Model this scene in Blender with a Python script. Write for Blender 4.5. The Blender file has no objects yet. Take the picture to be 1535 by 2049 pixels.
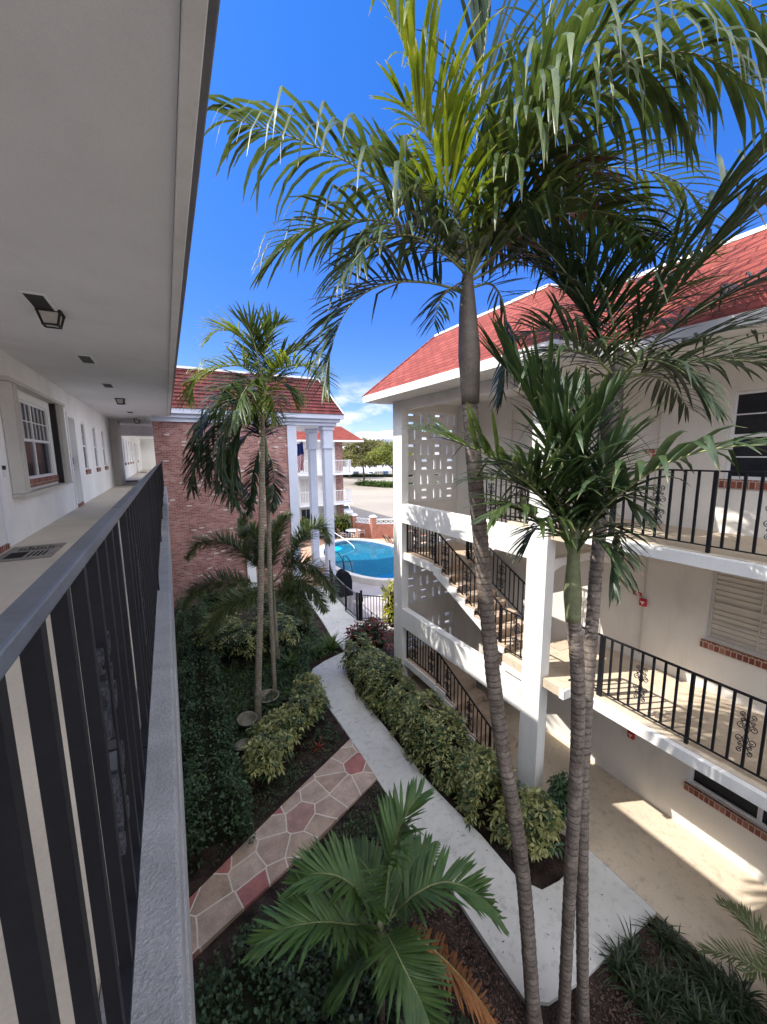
import bpy, math, random
import numpy as np
from mathutils import Vector, Matrix
random.seed(7); rng = np.random.default_rng(7)
scene = bpy.context.scene

# ------------------------------------------------------------------ camera
CAM = np.array([0.0, 0.0, 6.80])
RIGHT = np.array([0.87790, -0.47875, -0.00880]); DOWN = np.array([-0.07726, -0.12346, -0.98934]); FWD = np.array([0.47256, 0.86923, -0.14537])
FWD /= np.linalg.norm(FWD); RIGHT -= FWD*RIGHT.dot(FWD); RIGHT /= np.linalg.norm(RIGHT); DOWN = np.cross(FWD, RIGHT)
F = 790.8
cd = bpy.data.cameras.new('camera'); cam = bpy.data.objects.new('camera', cd); scene.collection.objects.link(cam)
cd.sensor_fit = 'VERTICAL'; cd.sensor_height = 36; cd.lens = F/2049*36; cd.clip_start = 0.02; cd.clip_end = 3000
up = -DOWN; bk = -FWD
cam.matrix_world = Matrix(((RIGHT[0], up[0], bk[0], CAM[0]), (RIGHT[1], up[1], bk[1], CAM[1]), (RIGHT[2], up[2], bk[2], CAM[2]), (0, 0, 0, 1)))
scene.camera = cam
def at(x, y, d):                       # photograph pixel + distance along the view axis -> a point in the place
    return CAM + d/F*((x-767.5)*RIGHT + (y-1024.5)*DOWN + F*FWD)

# ------------------------------------------------------------------ light
EL, AZ = math.radians(49.5), math.atan2(-.92, .38)
sd = bpy.data.lights.new('sun', 'SUN'); sd.energy = 2.5; sd.angle = math.radians(.5); sd.color = (1, .95, .87)
so = bpy.data.objects.new('sun', sd); scene.collection.objects.link(so)
so.rotation_euler = Vector((-math.sin(AZ)*math.cos(EL), -math.cos(AZ)*math.cos(EL), -math.sin(EL))).to_track_quat('-Z', 'Y').to_euler()
world = bpy.data.worlds.new('World'); scene.world = world; world.use_nodes = True
wn = world.node_tree; wl = wn.links; bg = wn.nodes['Background']
sky = wn.nodes.new('ShaderNodeTexSky'); sky.sky_type = 'NISHITA'; sky.sun_disc = False
sky.sun_elevation = EL; sky.sun_rotation = AZ; sky.air_density = 1.0; sky.dust_density = .25; sky.ozone_density = 3.5; sky.altitude = 0
bg.inputs['Strength'].default_value = .15
tc = wn.nodes.new('ShaderNodeTexCoord'); mp = wn.nodes.new('ShaderNodeMapping'); mp.inputs['Scale'].default_value = (1, 1, 2.6)
nz = wn.nodes.new('ShaderNodeTexNoise'); nz.inputs['Scale'].default_value = 7.5; nz.inputs['Detail'].default_value = 9; nz.inputs['Roughness'].default_value = .56
rp = wn.nodes.new('ShaderNodeValToRGB'); rp.color_ramp.elements[0].position = .45; rp.color_ramp.elements[1].position = .62
sx = wn.nodes.new('ShaderNodeSeparateXYZ'); hr = wn.nodes.new('ShaderNodeValToRGB')
hr.color_ramp.elements[0].position = .015; hr.color_ramp.elements[0].color = (1, 1, 1, 1); hr.color_ramp.elements[1].position = .19; hr.color_ramp.elements[1].color = (0, 0, 0, 1)
e_ = hr.color_ramp.elements.new(.12); e_.color = (.9, .9, .9, 1)
mu = wn.nodes.new('ShaderNodeMath'); mu.operation = 'MULTIPLY'
mx = wn.nodes.new('ShaderNodeMix'); mx.data_type = 'RGBA'
hs = wn.nodes.new('ShaderNodeHueSaturation'); hs.inputs['Saturation'].default_value = 1.35
hs.inputs['Hue'].default_value = .517
zr = wn.nodes.new('ShaderNodeValToRGB'); zm_ = wn.nodes.new('ShaderNodeMix'); zm_.data_type = 'RGBA'; zm_.blend_type = 'MULTIPLY'; zm_.inputs[0].default_value = 1
zr.color_ramp.elements[0].position = .0; zr.color_ramp.elements[0].color = (.36, .36, .38, 1); zr.color_ramp.elements[1].position = .75; zr.color_ramp.elements[1].color = (.94, .83, .74, 1); e2_ = zr.color_ramp.elements.new(.3); e2_.color = (.50, .49, .57, 1)
wl.new(sx.outputs['Z'], zr.inputs[0]); wl.new(hs.outputs[0], zm_.inputs[6]); wl.new(zr.outputs[0], zm_.inputs[7])
n2 = wn.nodes.new('ShaderNodeTexNoise'); n2.inputs['Scale'].default_value = 15; n2.inputs['Detail'].default_value = 6
r2 = wn.nodes.new('ShaderNodeValToRGB'); r2.color_ramp.elements[0].color = (1.7, 2.0, 2.6, 1); r2.color_ramp.elements[1].color = (2.9, 2.95, 3.05, 1)
r2.color_ramp.elements[0].position = .38; r2.color_ramp.elements[1].position = .6
wl.new(tc.outputs['Generated'], mp.inputs['Vector']); wl.new(mp.outputs[0], nz.inputs['Vector']); wl.new(nz.outputs[0], rp.inputs[0])
wl.new(tc.outputs['Generated'], sx.inputs[0]); wl.new(sx.outputs['Z'], hr.inputs[0]); wl.new(rp.outputs[0], mu.inputs[0]); wl.new(hr.outputs[0], mu.inputs[1])
wl.new(mp.outputs[0], n2.inputs['Vector']); wl.new(n2.outputs[0], r2.inputs[0])
wl.new(sky.outputs[0], hs.inputs['Color']); wl.new(mu.outputs[0], mx.inputs[0]); wl.new(zm_.outputs[2], mx.inputs[6]); wl.new(r2.outputs[0], mx.inputs[7]); 
# bright broken cloud, added unseen overhead and behind the viewer to lift the shade (the open blue sky is only ahead)
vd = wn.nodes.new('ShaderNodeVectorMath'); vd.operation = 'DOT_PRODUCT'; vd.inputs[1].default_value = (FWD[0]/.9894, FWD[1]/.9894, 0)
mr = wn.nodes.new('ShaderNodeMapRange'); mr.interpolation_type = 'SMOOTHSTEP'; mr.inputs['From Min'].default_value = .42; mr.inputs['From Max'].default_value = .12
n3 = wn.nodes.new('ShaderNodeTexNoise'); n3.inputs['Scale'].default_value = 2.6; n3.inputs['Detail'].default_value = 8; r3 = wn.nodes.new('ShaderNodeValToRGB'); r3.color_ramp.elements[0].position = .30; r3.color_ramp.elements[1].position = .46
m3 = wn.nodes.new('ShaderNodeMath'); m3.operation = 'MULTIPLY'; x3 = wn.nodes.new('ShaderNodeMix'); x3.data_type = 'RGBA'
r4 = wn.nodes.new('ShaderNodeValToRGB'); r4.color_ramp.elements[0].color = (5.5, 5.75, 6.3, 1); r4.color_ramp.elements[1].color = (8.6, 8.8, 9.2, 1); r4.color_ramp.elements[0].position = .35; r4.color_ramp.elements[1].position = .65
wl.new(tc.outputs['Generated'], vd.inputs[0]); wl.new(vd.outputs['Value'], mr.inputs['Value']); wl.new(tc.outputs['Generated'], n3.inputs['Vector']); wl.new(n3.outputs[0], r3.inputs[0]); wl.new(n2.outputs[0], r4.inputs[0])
# low cloud bank added out of view at right to brighten left wall
dx_ = wn.nodes.new('ShaderNodeMapRange'); dx_.interpolation_type = 'SMOOTHSTEP'; dx_.inputs['From Min'].default_value = .60; dx_.inputs['From Max'].default_value = .76; wl.new(sx.outputs['X'], dx_.inputs['Value'])
dz_ = wn.nodes.new('ShaderNodeMapRange'); dz_.interpolation_type = 'SMOOTHSTEP'; dz_.inputs['From Min'].default_value = .32; dz_.inputs['From Max'].default_value = .24; wl.new(sx.outputs['Z'], dz_.inputs['Value'])
mm = wn.nodes.new('ShaderNodeMath'); mm.operation = 'MULTIPLY'; wl.new(dx_.outputs[0], mm.inputs[0]); wl.new(dz_.outputs[0], mm.inputs[1])
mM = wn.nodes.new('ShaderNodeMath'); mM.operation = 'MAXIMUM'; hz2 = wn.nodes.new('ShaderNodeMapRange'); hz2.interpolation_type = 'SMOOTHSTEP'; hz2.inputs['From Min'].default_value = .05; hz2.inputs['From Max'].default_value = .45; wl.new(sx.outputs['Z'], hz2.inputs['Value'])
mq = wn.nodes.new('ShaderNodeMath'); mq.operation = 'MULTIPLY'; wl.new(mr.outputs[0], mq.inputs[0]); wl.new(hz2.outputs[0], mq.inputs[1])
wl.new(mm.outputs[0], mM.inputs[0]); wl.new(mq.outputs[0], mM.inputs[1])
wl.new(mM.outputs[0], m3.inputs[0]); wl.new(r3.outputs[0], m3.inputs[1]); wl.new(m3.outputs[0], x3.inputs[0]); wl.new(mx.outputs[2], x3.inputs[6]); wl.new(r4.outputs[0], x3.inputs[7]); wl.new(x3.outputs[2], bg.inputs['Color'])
vs = scene.view_settings; vs.view_transform = 'Standard'; vs.look = 'None'; vs.exposure = 1.55; vs.gamma = 1; vs.use_curve_mapping = False

# ------------------------------------------------------------------ materials
class NT:
    def __init__(s, name):
        s.m = bpy.data.materials.new(name); s.m.use_nodes = True; s.t = s.m.node_tree; s.b = s.t.nodes['Principled BSDF']
        s.out = s.t.nodes['Material Output']
    def n(s, kind, **kw):
        o = s.t.nodes.new('ShaderNode'+kind)
        for k, v in kw.items():
            if k in o.inputs: o.inputs[k].default_value = v
            else: setattr(o, k, v)
        return o
    def l(s, a, b): s.t.links.new(a, b)
    def ramp(s, src, stops):
        r = s.n('ValToRGB'); el = r.color_ramp.elements
        while len(el) < len(stops): el.new(.5)
        for e, (p, c) in zip(el, stops):
            e.position = p; e.color = (c, c, c, 1) if isinstance(c, (int, float)) else (*c, 1)
        s.l(src, r.inputs[0]); return r
    def coord(s, kind='Object', scale=(1, 1, 1)):
        t = s.n('TexCoord'); mpn = s.n('Mapping'); mpn.inputs['Scale'].default_value = scale; s.l(t.outputs[kind], mpn.inputs[0]); return mpn.outputs[0]
    def noise(s, vec, scale, detail=4, rough=.5):
        o = s.n('TexNoise', Scale=scale, Detail=detail, Roughness=rough); s.l(vec, o.inputs['Vector']); return o
    def mix(s, fac, a, b, mode='MIX'):
        o = s.n('Mix'); o.data_type = 'RGBA'; o.blend_type = mode
        for i, v in ((0, fac), (6, a), (7, b)):
            if hasattr(v, 'is_linked'): s.l(v, o.inputs[i])
            else: o.inputs[i].default_value = v if i == 0 else (*v, 1)
        return o.outputs[2]
    def bump(s, h, strength=.3, dist=.02):
        o = s.n('Bump', Strength=strength, Distance=dist); s.l(h, o.inputs['Height']); s.l(o.outputs[0], s.b.inputs['Normal']); return o
    def base(s, c, rough=.7, spec=.5, metal=0):
        if hasattr(c, 'is_linked'): s.l(c, s.b.inputs['Base Color'])
        else: s.b.inputs['Base Color'].default_value = (*c, 1)
        s.b.inputs['Roughness'].default_value = rough; s.b.inputs['Specular IOR Level'].default_value = spec; s.b.inputs['Metallic'].default_value = metal
        return s.m

def mottled(name, c, rough=.8, amp=.08, scale=1.2, fine=40, bump=.15, bdist=.01, spec=.3, kind='Object', stain=0, streak=(1, 1, .25)):
    t = NT(name); v = t.coord(kind)
    a = t.noise(v, scale, 6, .6); f_ = t.noise(v, fine, 3, .6)
    lo = tuple(max(0, x*(1-amp*1.6)) for x in c); hi = tuple(min(1, x*(1+amp*.6)) for x in c)
    r = t.ramp(a.outputs[0], [(.3, lo), (.62, hi)]); col = r.outputs[0]
    g = t.ramp(f_.outputs[0], [(.35, 1-amp), (.6, 1.0)]); col = t.mix(1.0, col, g.outputs[0], 'MULTIPLY')
    if stain:
        sv = t.coord(kind, streak); sn = t.noise(sv, 3.2, 7, .65)
        sr = t.ramp(sn.outputs[0], [(.5, 1.0), (.72, 1-stain)]); col = t.mix(1.0, col, sr.outputs[0], 'MULTIPLY')
    t.bump(f_.outputs[0], bump, bdist)
    return t.base(col, rough, spec)

def speckled(name, c, dark, rough=.85, scale=55, lo=.58, hi=.68, big=1.0, bump=.25):
    t = NT(name); v = t.coord(); a = t.noise(v, scale, 5, .65); b = t.noise(v, big, 5, .6); s3 = t.noise(v, 7, 6, .7)
    r = t.ramp(a.outputs[0], [(lo, 0.0), (hi, 1.0)]); base = t.ramp(b.outputs[0], [(.3, tuple(x*.8 for x in c)), (.68, c)])
    s4 = t.ramp(s3.outputs[0], [(.52, 1.0), (.74, .68)])
    col = t.mix(r.outputs[0], base.outputs[0], dark); col = t.mix(1.0, col, s4.outputs[0], 'MULTIPLY')
    t.bump(a.outputs[0], bump, .01); return t.base(col, rough, .25)

def brick_mat(name, stops, mortar, bw=.21, rh=.072, ms=.008, bump=.6, dirt=.25):
    t = NT(name); uv = t.coord('UV')
    dn = t.noise(uv, 14, 2); dm = t.n('Mix'); dm.data_type = 'VECTOR'; dm.inputs[0].default_value = .006; t.l(uv, dm.inputs[4]); t.l(dn.outputs[1], dm.inputs[5])
    bt = t.n('TexBrick', Scale=1.0); bt.offset = .5
    for k, val in (('Color1', (0, 0, 0, 1)), ('Color2', (1, 1, 1, 1)), ('Mortar', (.5, .5, .5, 1)), ('Mortar Size', ms), ('Mortar Smooth', .3), ('Brick Width', bw), ('Row Height', rh), ('Bias', 0)):
        bt.inputs[k].default_value = val
    t.l(dm.outputs[1], bt.inputs['Vector'])
    r = t.ramp(bt.outputs['Color'], stops)
    n_ = t.noise(uv, 2.2, 6, .65); d = t.ramp(n_.outputs[0], [(.35, 1-dirt), (.65, 1.0)]); f_ = t.noise(uv, 60, 3)
    fr = t.ramp(f_.outputs[0], [(.35, .75), (.65, 1.05)])
    col = t.mix(1.0, r.outputs[0], fr.outputs[0], 'MULTIPLY')
    col = t.mix(bt.outputs['Fac'], col, mortar); col = t.mix(1.0, col, d.outputs[0], 'MULTIPLY')
    inv = t.n('Math', operation='SUBTRACT'); inv.inputs[0].default_value = 1; t.l(bt.outputs['Fac'], inv.inputs[1])
    add = t.n('Math', operation='MULTIPLY_ADD'); t.l(f_.outputs[0], add.inputs[0]); add.inputs[1].default_value = .35; t.l(inv.outputs[0], add.inputs[2])
    t.bump(add.outputs[0], bump, .012); return t.base(col, .85, .25)

def leaf_mat(name, c1, c2, scale=9, trans=.3, rough=.42, tc_=None, spec=.45, tip=None):
    t = NT(name); v = t.coord(); a = t.noise(v, scale, 3, .6); b = t.noise(v, scale*.12, 3)
    r = t.ramp(a.outputs[0], [(.32, c1), (.66, c2)])
    br = t.ramp(b.outputs[0], [(.35, .72), (.65, 1.15)]); col = t.mix(1.0, r.outputs[0], br.outputs[0], 'MULTIPLY')
    if tip:
        uv = t.coord('UV'); sp = t.n('SeparateXYZ'); t.l(uv, sp.inputs[0]); tr = t.ramp(sp.outputs[0], [(tip[0], 0.0), (tip[1], 1.0)]); col = t.mix(tr.outputs[0], col, tip[2])
    uv2 = t.coord('UV'); sp2 = t.n('SeparateXYZ'); t.l(uv2, sp2.inputs[0])
    w = t.n('Math', operation='SINE'); m_ = t.n('Math', operation='MULTIPLY'); t.l(sp2.outputs[1], m_.inputs[0]); m_.inputs[1].default_value = 38; t.l(m_.outputs[0], w.inputs[0])
    t.bump(w.outputs[0], .25, .004)
    t.base(col, rough, spec)
    tb = t.n('BsdfTranslucent'); hs_ = t.n('HueSaturation', Saturation=1.15, Value=1.9); hs_.inputs['Hue'].default_value = .485; t.l(col, hs_.inputs['Color']); t.l(hs_.outputs[0], tb.inputs['Color'])
    ms = t.n('MixShader'); ms.inputs[0].default_value = trans; t.l(t.b.outputs[0], ms.inputs[1]); t.l(tb.outputs[0], ms.inputs[2]); t.l(ms.outputs[0], t.out.inputs[0])
    return t.m

def ringed(name, c1, c2, scar, per=.085, green=None):
    t = NT(name); uv = t.coord('UV'); sp = t.n('SeparateXYZ'); t.l(uv, sp.inputs[0]); v = t.coord()
    n1 = t.noise(v, 6, 6, .65); n3 = t.noise(v, 34, 5, .7)
    ad = t.n('Math', operation='MULTIPLY_ADD'); t.l(n1.outputs[0], ad.inputs[0]); ad.inputs[1].default_value = .06; t.l(sp.outputs[1], ad.inputs[2])
    md = t.n('Math', operation='MODULO'); t.l(ad.outputs[0], md.inputs[0]); md.inputs[1].default_value = per
    dv = t.n('Math', operation='DIVIDE'); t.l(md.outputs[0], dv.inputs[0]); dv.inputs[1].default_value = per
    col = t.ramp(n1.outputs[0], [(.35, c1), (.65, c2)]).outputs[0]
    fr = t.ramp(n3.outputs[0], [(.3, .55), (.6, 1.15)]); col = t.mix(1.0, col, fr.outputs[0], 'MULTIPLY')
    n5 = t.noise(v, 9, 4); am = t.ramp(n5.outputs[0], [(.3, .15), (.6, .95)]); sr = t.ramp(dv.outputs[0], [(.0, .9), (.14, .8), (.3, 0.0), (1, 0.0)]); sr = t.n('Math', operation='MULTIPLY'); t.l(am.outputs[0], sr.inputs[0]); sr_ = t.ramp(dv.outputs[0], [(.0, .9), (.14, .8), (.3, 0.0), (1, 0.0)]); t.l(sr_.outputs[0], sr.inputs[1])
    col = t.mix(sr.outputs[0], col, scar)
    if green:
        g = t.ramp(sp.outputs[0], [(.3, 0.0), (.8, .6)]); col = t.mix(g.outputs[0], col, green)
    t.bump(n3.outputs[0], .5, .01); return t.base(col, .85, .2)

def glass_mat(name, tint=(.75, .8, .8), refl=.12):
    t = NT(name); tr = t.n('BsdfTransparent'); tr.inputs[0].default_value = (*tint, 1); gl = t.n('BsdfGlossy', Roughness=.03); fr = t.n('Fresnel', IOR=1.5)
    ms = t.n('MixShader'); t.l(fr.outputs[0], ms.inputs[0]); t.l(tr.outputs[0], ms.inputs[1]); t.l(gl.outputs[0], ms.inputs[2]); t.l(ms.outputs[0], t.out.inputs[0]); return t.m

M = {}
M['stucco_left'] = mottled('stucco_left', (.86, .85, .83), .85, .06, .7, 70, .35, .006, .25, stain=.07)
M['stucco'] = mottled('stucco_white', (.82, .805, .78), .85, .06, .8, 60, .35, .006, .25, stain=.16)
M['wall_cream'] = mottled('wall_cream', (.74, .705, .66), .85, .06, .6, 60, .3, .006, .25, stain=.10)
M['soffit'] = mottled('soffit_paint', (.80, .80, .81), .9, .05, .5, 80, .2, .004, .2, stain=.05, streak=(1, .6, 1))
M['trim'] = mottled('white_trim', (.78, .78, .80), .5, .03, 2, 50, .05, .003, .4)
M['cornice'] = mottled('cornice_shade_paint', (.50, .53, .63), .5, .04, 2, 50, .05, .003, .4)  # white paint dimmed and blued, its cool shade put into the colour
M['fascia'] = mottled('fascia_paint', (.80, .79, .77), .5, .04, 2, 40, .08, .004, .4, stain=.1)
M['gutter'] = mottled('gutter_metal', (.17, .17, .19), .45, .1, 2, 40, .05, .003, .5)
M['ledge'] = mottled('ledge_paint', (.29, .29, .30), .75, .14, 2.5, 95, .8, .012, .35, stain=.18, streak=(1, 1, 1))
M['walk_left'] = mottled('walkway_paint', (.66, .59, .49), .75, .07, .9, 60, .25, .006, .3, stain=.08, streak=(1, 1, 1))
M['walk'] = speckled('walkway_tan', (.66, .55, .42), (.36, .30, .24), .85, 42, .58, .72, .8)
M['path'] = speckled('path_concrete', (.66, .64, .605), (.30, .28, .26), .9, 60, .66, .78, .8)
M['deck'] = speckled('deck_pavers', (.60, .36, .25), (.36, .20, .15), .85, 12, .45, .6, .8)
M['scroll'] = mottled('scroll_iron', (.035, .036, .045), .36, .15, 3, 60, .12, .002, .5)
M['apron'] = mottled('pool_apron_concrete', (.36, .33, .34), .9, .1, .8, 40, .3, .008, .25, stain=.15, streak=(1, 1, 1))
M['fence'] = mottled('fence_paint', (.045, .05, .06), .4, .1, 3, 40, .1, .002, .4)
M['road'] = mottled('road_concrete', (.29, .255, .22), .9, .1, .12, 6, .1, .01, .2, stain=.1, streak=(1, 3, 1))
M['asphalt'] = mottled('asphalt', (.20, .19, .185), .9, .12, .2, 20, .2, .01, .2)
M['grass'] = mottled('grass_ground', (.07, .10, .03), .95, .3, .3, 12, .4, .03, .1)
M['mulch'] = mottled('mulch', (.075, .052, .045), .95, .5, 3, 45, 1.0, .05, .15)
M['chip'] = mottled('mulch_chip', (.14, .088, .07), .9, .55, 14, 60, .4, .01, .2)
M['iron'] = mottled('black_iron', (.012, .012, .016), .5, .15, 3, 60, .12, .002, .22)
M['rail_top'] = mottled('rail_paint', (.105, .12, .15), .38, .18, 4, 70, .12, .002, .5, stain=.2, streak=(1, 1, 1))
M['dark_plate'] = mottled('dark_plate', (.022, .02, .02), .6, .1, 3, 60, .1, .002, .4)
M['frost'] = mottled('frosted_glass', (.55, .52, .48), .25, .08, 6, 30, .05, .002, .5)
M['pane_dark'] = mottled('dark_pane', (.02, .023, .03), .12, .2, 1.5, 8, .02, .002, .3)
M['shutter'] = mottled('shutter_paint', (.60, .575, .53), .55, .06, 1.5, 40, .08, .004, .4, stain=.1)
M['louver'] = mottled('louver_cream', (.60, .55, .48), .5, .05, 2, 40, .05, .003, .4)
M['tread'] = speckled('stair_tread', (.60, .46, .35), (.32, .24, .19), .85, 40, .58, .72, 1)
bk_ = [(0, (.24, .09, .078)), (.45, (.355, .15, .13)), (.88, (.45, .23, .20)), (.972, (.46, .26, .24)), (.976, (.66, .56, .52)), (1, (.72, .63, .58))]
M['brick'] = brick_mat('pink_brick', bk_, (.36, .28, .265), .215, .074, .010)
M['brick_red'] = brick_mat('red_brick', [(0, (.36, .10, .065)), (1, (.52, .18, .11))], (.5, .34, .28), .21, .075, .012)
M['brick_sill'] = brick_mat('sill_brick', [(0, (.22, .065, .045)), (.7, (.36, .12, .08)), (1, (.44, .2, .15))], (.5, .42, .36), .075, .3, .008, .8)
M['shingle'] = brick_mat('red_shingle', [(0, (.215, .045, .035)), (.5, (.25, .056, .043)), (1, (.295, .073, .056))], (.12, .022, .02), .32, .135, .011, .9, .08)
M['tile_dark'] = brick_mat('red_tile', [(0, (.11, .026, .028)), (.5, (.15, .036, .037)), (1, (.19, .052, .05))], (.06, .015, .016), .3, .4, .008, .6, .22)
M['alarm'] = mottled('alarm_red', (.50, .02, .03), .35, .05, 4, 40, .02, .001, .5)
M['white'] = mottled('white_enamel', (.8, .8, .8), .35, .03, 4, 40, .02, .001, .5)
M['steel'] = NT('steel').base((.62, .63, .65), .25, .5, 1)
M['conduit'] = mottled('conduit_paint', (.55, .50, .44), .6, .08, 4, 40, .05, .002, .4)
M['mat_fibre'] = mottled('mat_fibre', (.33, .30, .27), .95, .2, 6, 120, .5, .01, .1)
M['mat_dark'] = mottled('mat_print', (.04, .038, .036), .95, .2, 6, 120, .5, .01, .1)
M['pot'] = mottled('mossy_concrete', (.26, .24, .19), .9, .3, 5, 40, .5, .01, .2)
M['pool_wall'] = mottled('pool_plaster', (.42, .86, .88), .6, .06, 1, 20, .1, .01, .3)
M['pool_deep_shade'] = mottled('pool_deep_shade', (.02, .22, .95), .6, .05, 1, 20, .1, .01, .3)  # depth tone, with the blue of shaded water put into the colour
M['coping'] = mottled('pool_coping', (.62, .58, .55), .7, .06, 1.5, 40, .2, .006, .3)
M['pool_tile'] = brick_mat('pool_tile', [(0, (.05, .16, .25)), (1, (.12, .32, .42))], (.4, .5, .55), .15, .15, .01, .2, .1)
M['sling'] = mottled('tan_sling', (.36, .22, .16), .8, .1, 4, 80, .2, .003, .3)
M['cover'] = mottled('dark_cover', (.008, .009, .014), .8, .15, 4, 30, .3, .01, .1)
M['grey_sling'] = mottled('grey_sling', (.13, .135, .15), .7, .1, 4, 60, .2, .003, .3)
M['flag_red'] = mottled('flag_red', (.50, .03, .05), .8, .08, 5, 80, .1, .002, .2)
M['flag_white'] = mottled('flag_white', (.76, .76, .78), .8, .05, 5, 80, .1, .002, .2)
M['flag_blue'] = mottled('flag_blue', (.02, .035, .17), .8, .1, 5, 80, .1, .002, .2)
M['balcony_white'] = M['trim']
M['bldg_white'] = mottled('far_white', (.80, .80, .80), .8, .04, .05, 2, .05, .01, .3)
M['bldg_grey'] = mottled('far_grey', (.40, .44, .50), .5, .08, .1, 2, .05, .01, .4)
M['bark'] = mottled('bark', (.16, .125, .10), .95, .3, 4, 30, .8, .02, .2)
M['tyre'] = mottled('tyre', (.02, .02, .02), .8, .1, 4, 30, .1, .005, .3)
for k, c in dict(car_white=(.75, .75, .76), car_silver=(.42, .44, .47), car_dark=(.035, .04, .05), car_red=(.35, .03, .03), car_blue=(.04, .09, .22)).items():
    t_ = NT(k); M[k] = t_.base(c, .25, .5, .1); t_.b.inputs['Coat Weight'].default_value = .6
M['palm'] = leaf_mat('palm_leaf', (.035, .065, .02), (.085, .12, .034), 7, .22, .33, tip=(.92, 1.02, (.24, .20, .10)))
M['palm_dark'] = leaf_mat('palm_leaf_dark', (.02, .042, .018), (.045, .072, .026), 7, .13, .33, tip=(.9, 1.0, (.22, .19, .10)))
M['palm_young_lit'] = leaf_mat('palm_leaf_young_lit', (.075, .12, .02), (.16, .195, .034), 7, .30, .36, tip=(.85, 1.0, (.34, .30, .14)))  # young yellow-green leaf, with sunlit brightness put into the colour
M['palm_low'] = leaf_mat('palm_leaf_low', (.05, .115, .032), (.10, .175, .048), 6, .22, .35)
M['palm_dead'] = leaf_mat('palm_leaf_dead', (.22, .09, .035), (.33, .15, .06), 9, .2, .7, spec=.2)
M['plume'] = leaf_mat('plume_leaf', (.055, .085, .035), (.13, .155, .06), 10, .25, .4)
M['rachis'] = mottled('leaf_stalk', (.22, .24, .10), .5, .15, 5, 40, .1, .003, .4)
M['trunk'] = ringed('palm_trunk', (.13, .105, .09), (.26, .215, .185), (.055, .042, .036), .078)
M['trunk_thin'] = ringed('palm_trunk_thin', (.23, .20, .15), (.36, .32, .25), (.09, .075, .06), .07)
M['shaft'] = mottled('crownshaft', (.13, .105, .085), .55, .25, 2.5, 30, .2, .004, .35, stain=.35, streak=(1, 1, .12))
M['shaft_green'] = mottled('crownshaft_green', (.21, .23, .12), .5, .25, 2.5, 30, .15, .004, .35, stain=.3, streak=(1, 1, .15))
M['shrub'] = leaf_mat('variegated_leaf', (.15, .18, .045), (.56, .54, .24), 13, .22, .4)
M['shrub_mid'] = leaf_mat('shrub_leaf', (.09, .125, .035), (.36, .36, .14), 11, .22, .4)
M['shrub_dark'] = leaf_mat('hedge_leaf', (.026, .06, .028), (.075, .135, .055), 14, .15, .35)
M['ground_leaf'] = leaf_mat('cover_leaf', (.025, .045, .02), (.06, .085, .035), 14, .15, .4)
M['hedge_gold'] = leaf_mat('gold_leaf', (.16, .20, .03), (.40, .36, .05), 4, .3, .5)
M['croton'] = leaf_mat('croton_leaf', (.10, .015, .015), (.24, .06, .04), 8, .2, .4)
M['bromeliad'] = leaf_mat('bromeliad_leaf', (.22, .03, .02), (.34, .08, .04), 8, .2, .4)
M['fern'] = leaf_mat('fern_leaf', (.06, .12, .025), (.12, .19, .05), 8, .25, .45)
M['liriope'] = leaf_mat('strap_leaf', (.014, .03, .013), (.045, .068, .024), 6, .15, .35)
M['tree_leaf'] = leaf_mat('tree_leaf', (.10, .115, .04), (.22, .20, .085), 1.2, .3, .5)
M['tree_leaf2'] = leaf_mat('tree_leaf_bright', (.10, .14, .03), (.22, .23, .06), 1.2, .3, .5)
M['core'] = mottled('core_shade', (.018, .022, .012), .95, .3, 6, 40, .5, .03, .1)  # solid dark filler, shade between the leaves put into its colour
M['glass'] = glass_mat('window_glass')
def flag_stone():
    t = NT('flagstone'); v = t.coord('Object', (2.15, 2.15, 0)); dn = t.noise(v, 2, 2); dm = t.n('Mix'); dm.data_type = 'VECTOR'; dm.inputs[0].default_value = .05; t.l(v, dm.inputs[4]); t.l(dn.outputs[1], dm.inputs[5])
    e = t.n('TexVoronoi', feature='DISTANCE_TO_EDGE', voronoi_dimensions='2D', Scale=1.0); c = t.n('TexVoronoi', voronoi_dimensions='2D', Scale=1.0)
    for q in (e, c): q.inputs['Randomness'].default_value = .8; t.l(dm.outputs[1], q.inputs['Vector'])
    sp = t.n('SeparateColor'); t.l(c.outputs['Color'], sp.inputs[0])
    col = t.ramp(sp.outputs[0], [(0, (.40, .28, .215)), (.35, (.48, .36, .285)), (.6, (.54, .42, .34)), (.74, (.44, .30, .25)), (.79, (.42, .16, .15)), (1, (.46, .22, .19))]).outputs[0]
    vv = t.coord(); a = t.noise(vv, 3, 6, .65); f_ = t.noise(vv, 40, 5, .7)
    col = t.mix(1.0, col, t.ramp(a.outputs[0], [(.3, .68), (.65, 1.12)]).outputs[0], 'MULTIPLY'); col = t.mix(1.0, col, t.ramp(f_.outputs[0], [(.3, .75), (.65, 1.08)]).outputs[0], 'MULTIPLY')
    g = t.ramp(e.outputs['Distance'], [(.016, 1.0), (.03, 0.0)]); col = t.mix(g.outputs[0], col, (.66, .59, .51))
    hh = t.ramp(e.outputs['Distance'], [(.01, 0.0), (.05, 1.0)]); t.bump(hh.outputs[0], .35, .01); return t.base(col, .85, .25)
M['flag_stone'] = flag_stone()
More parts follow.
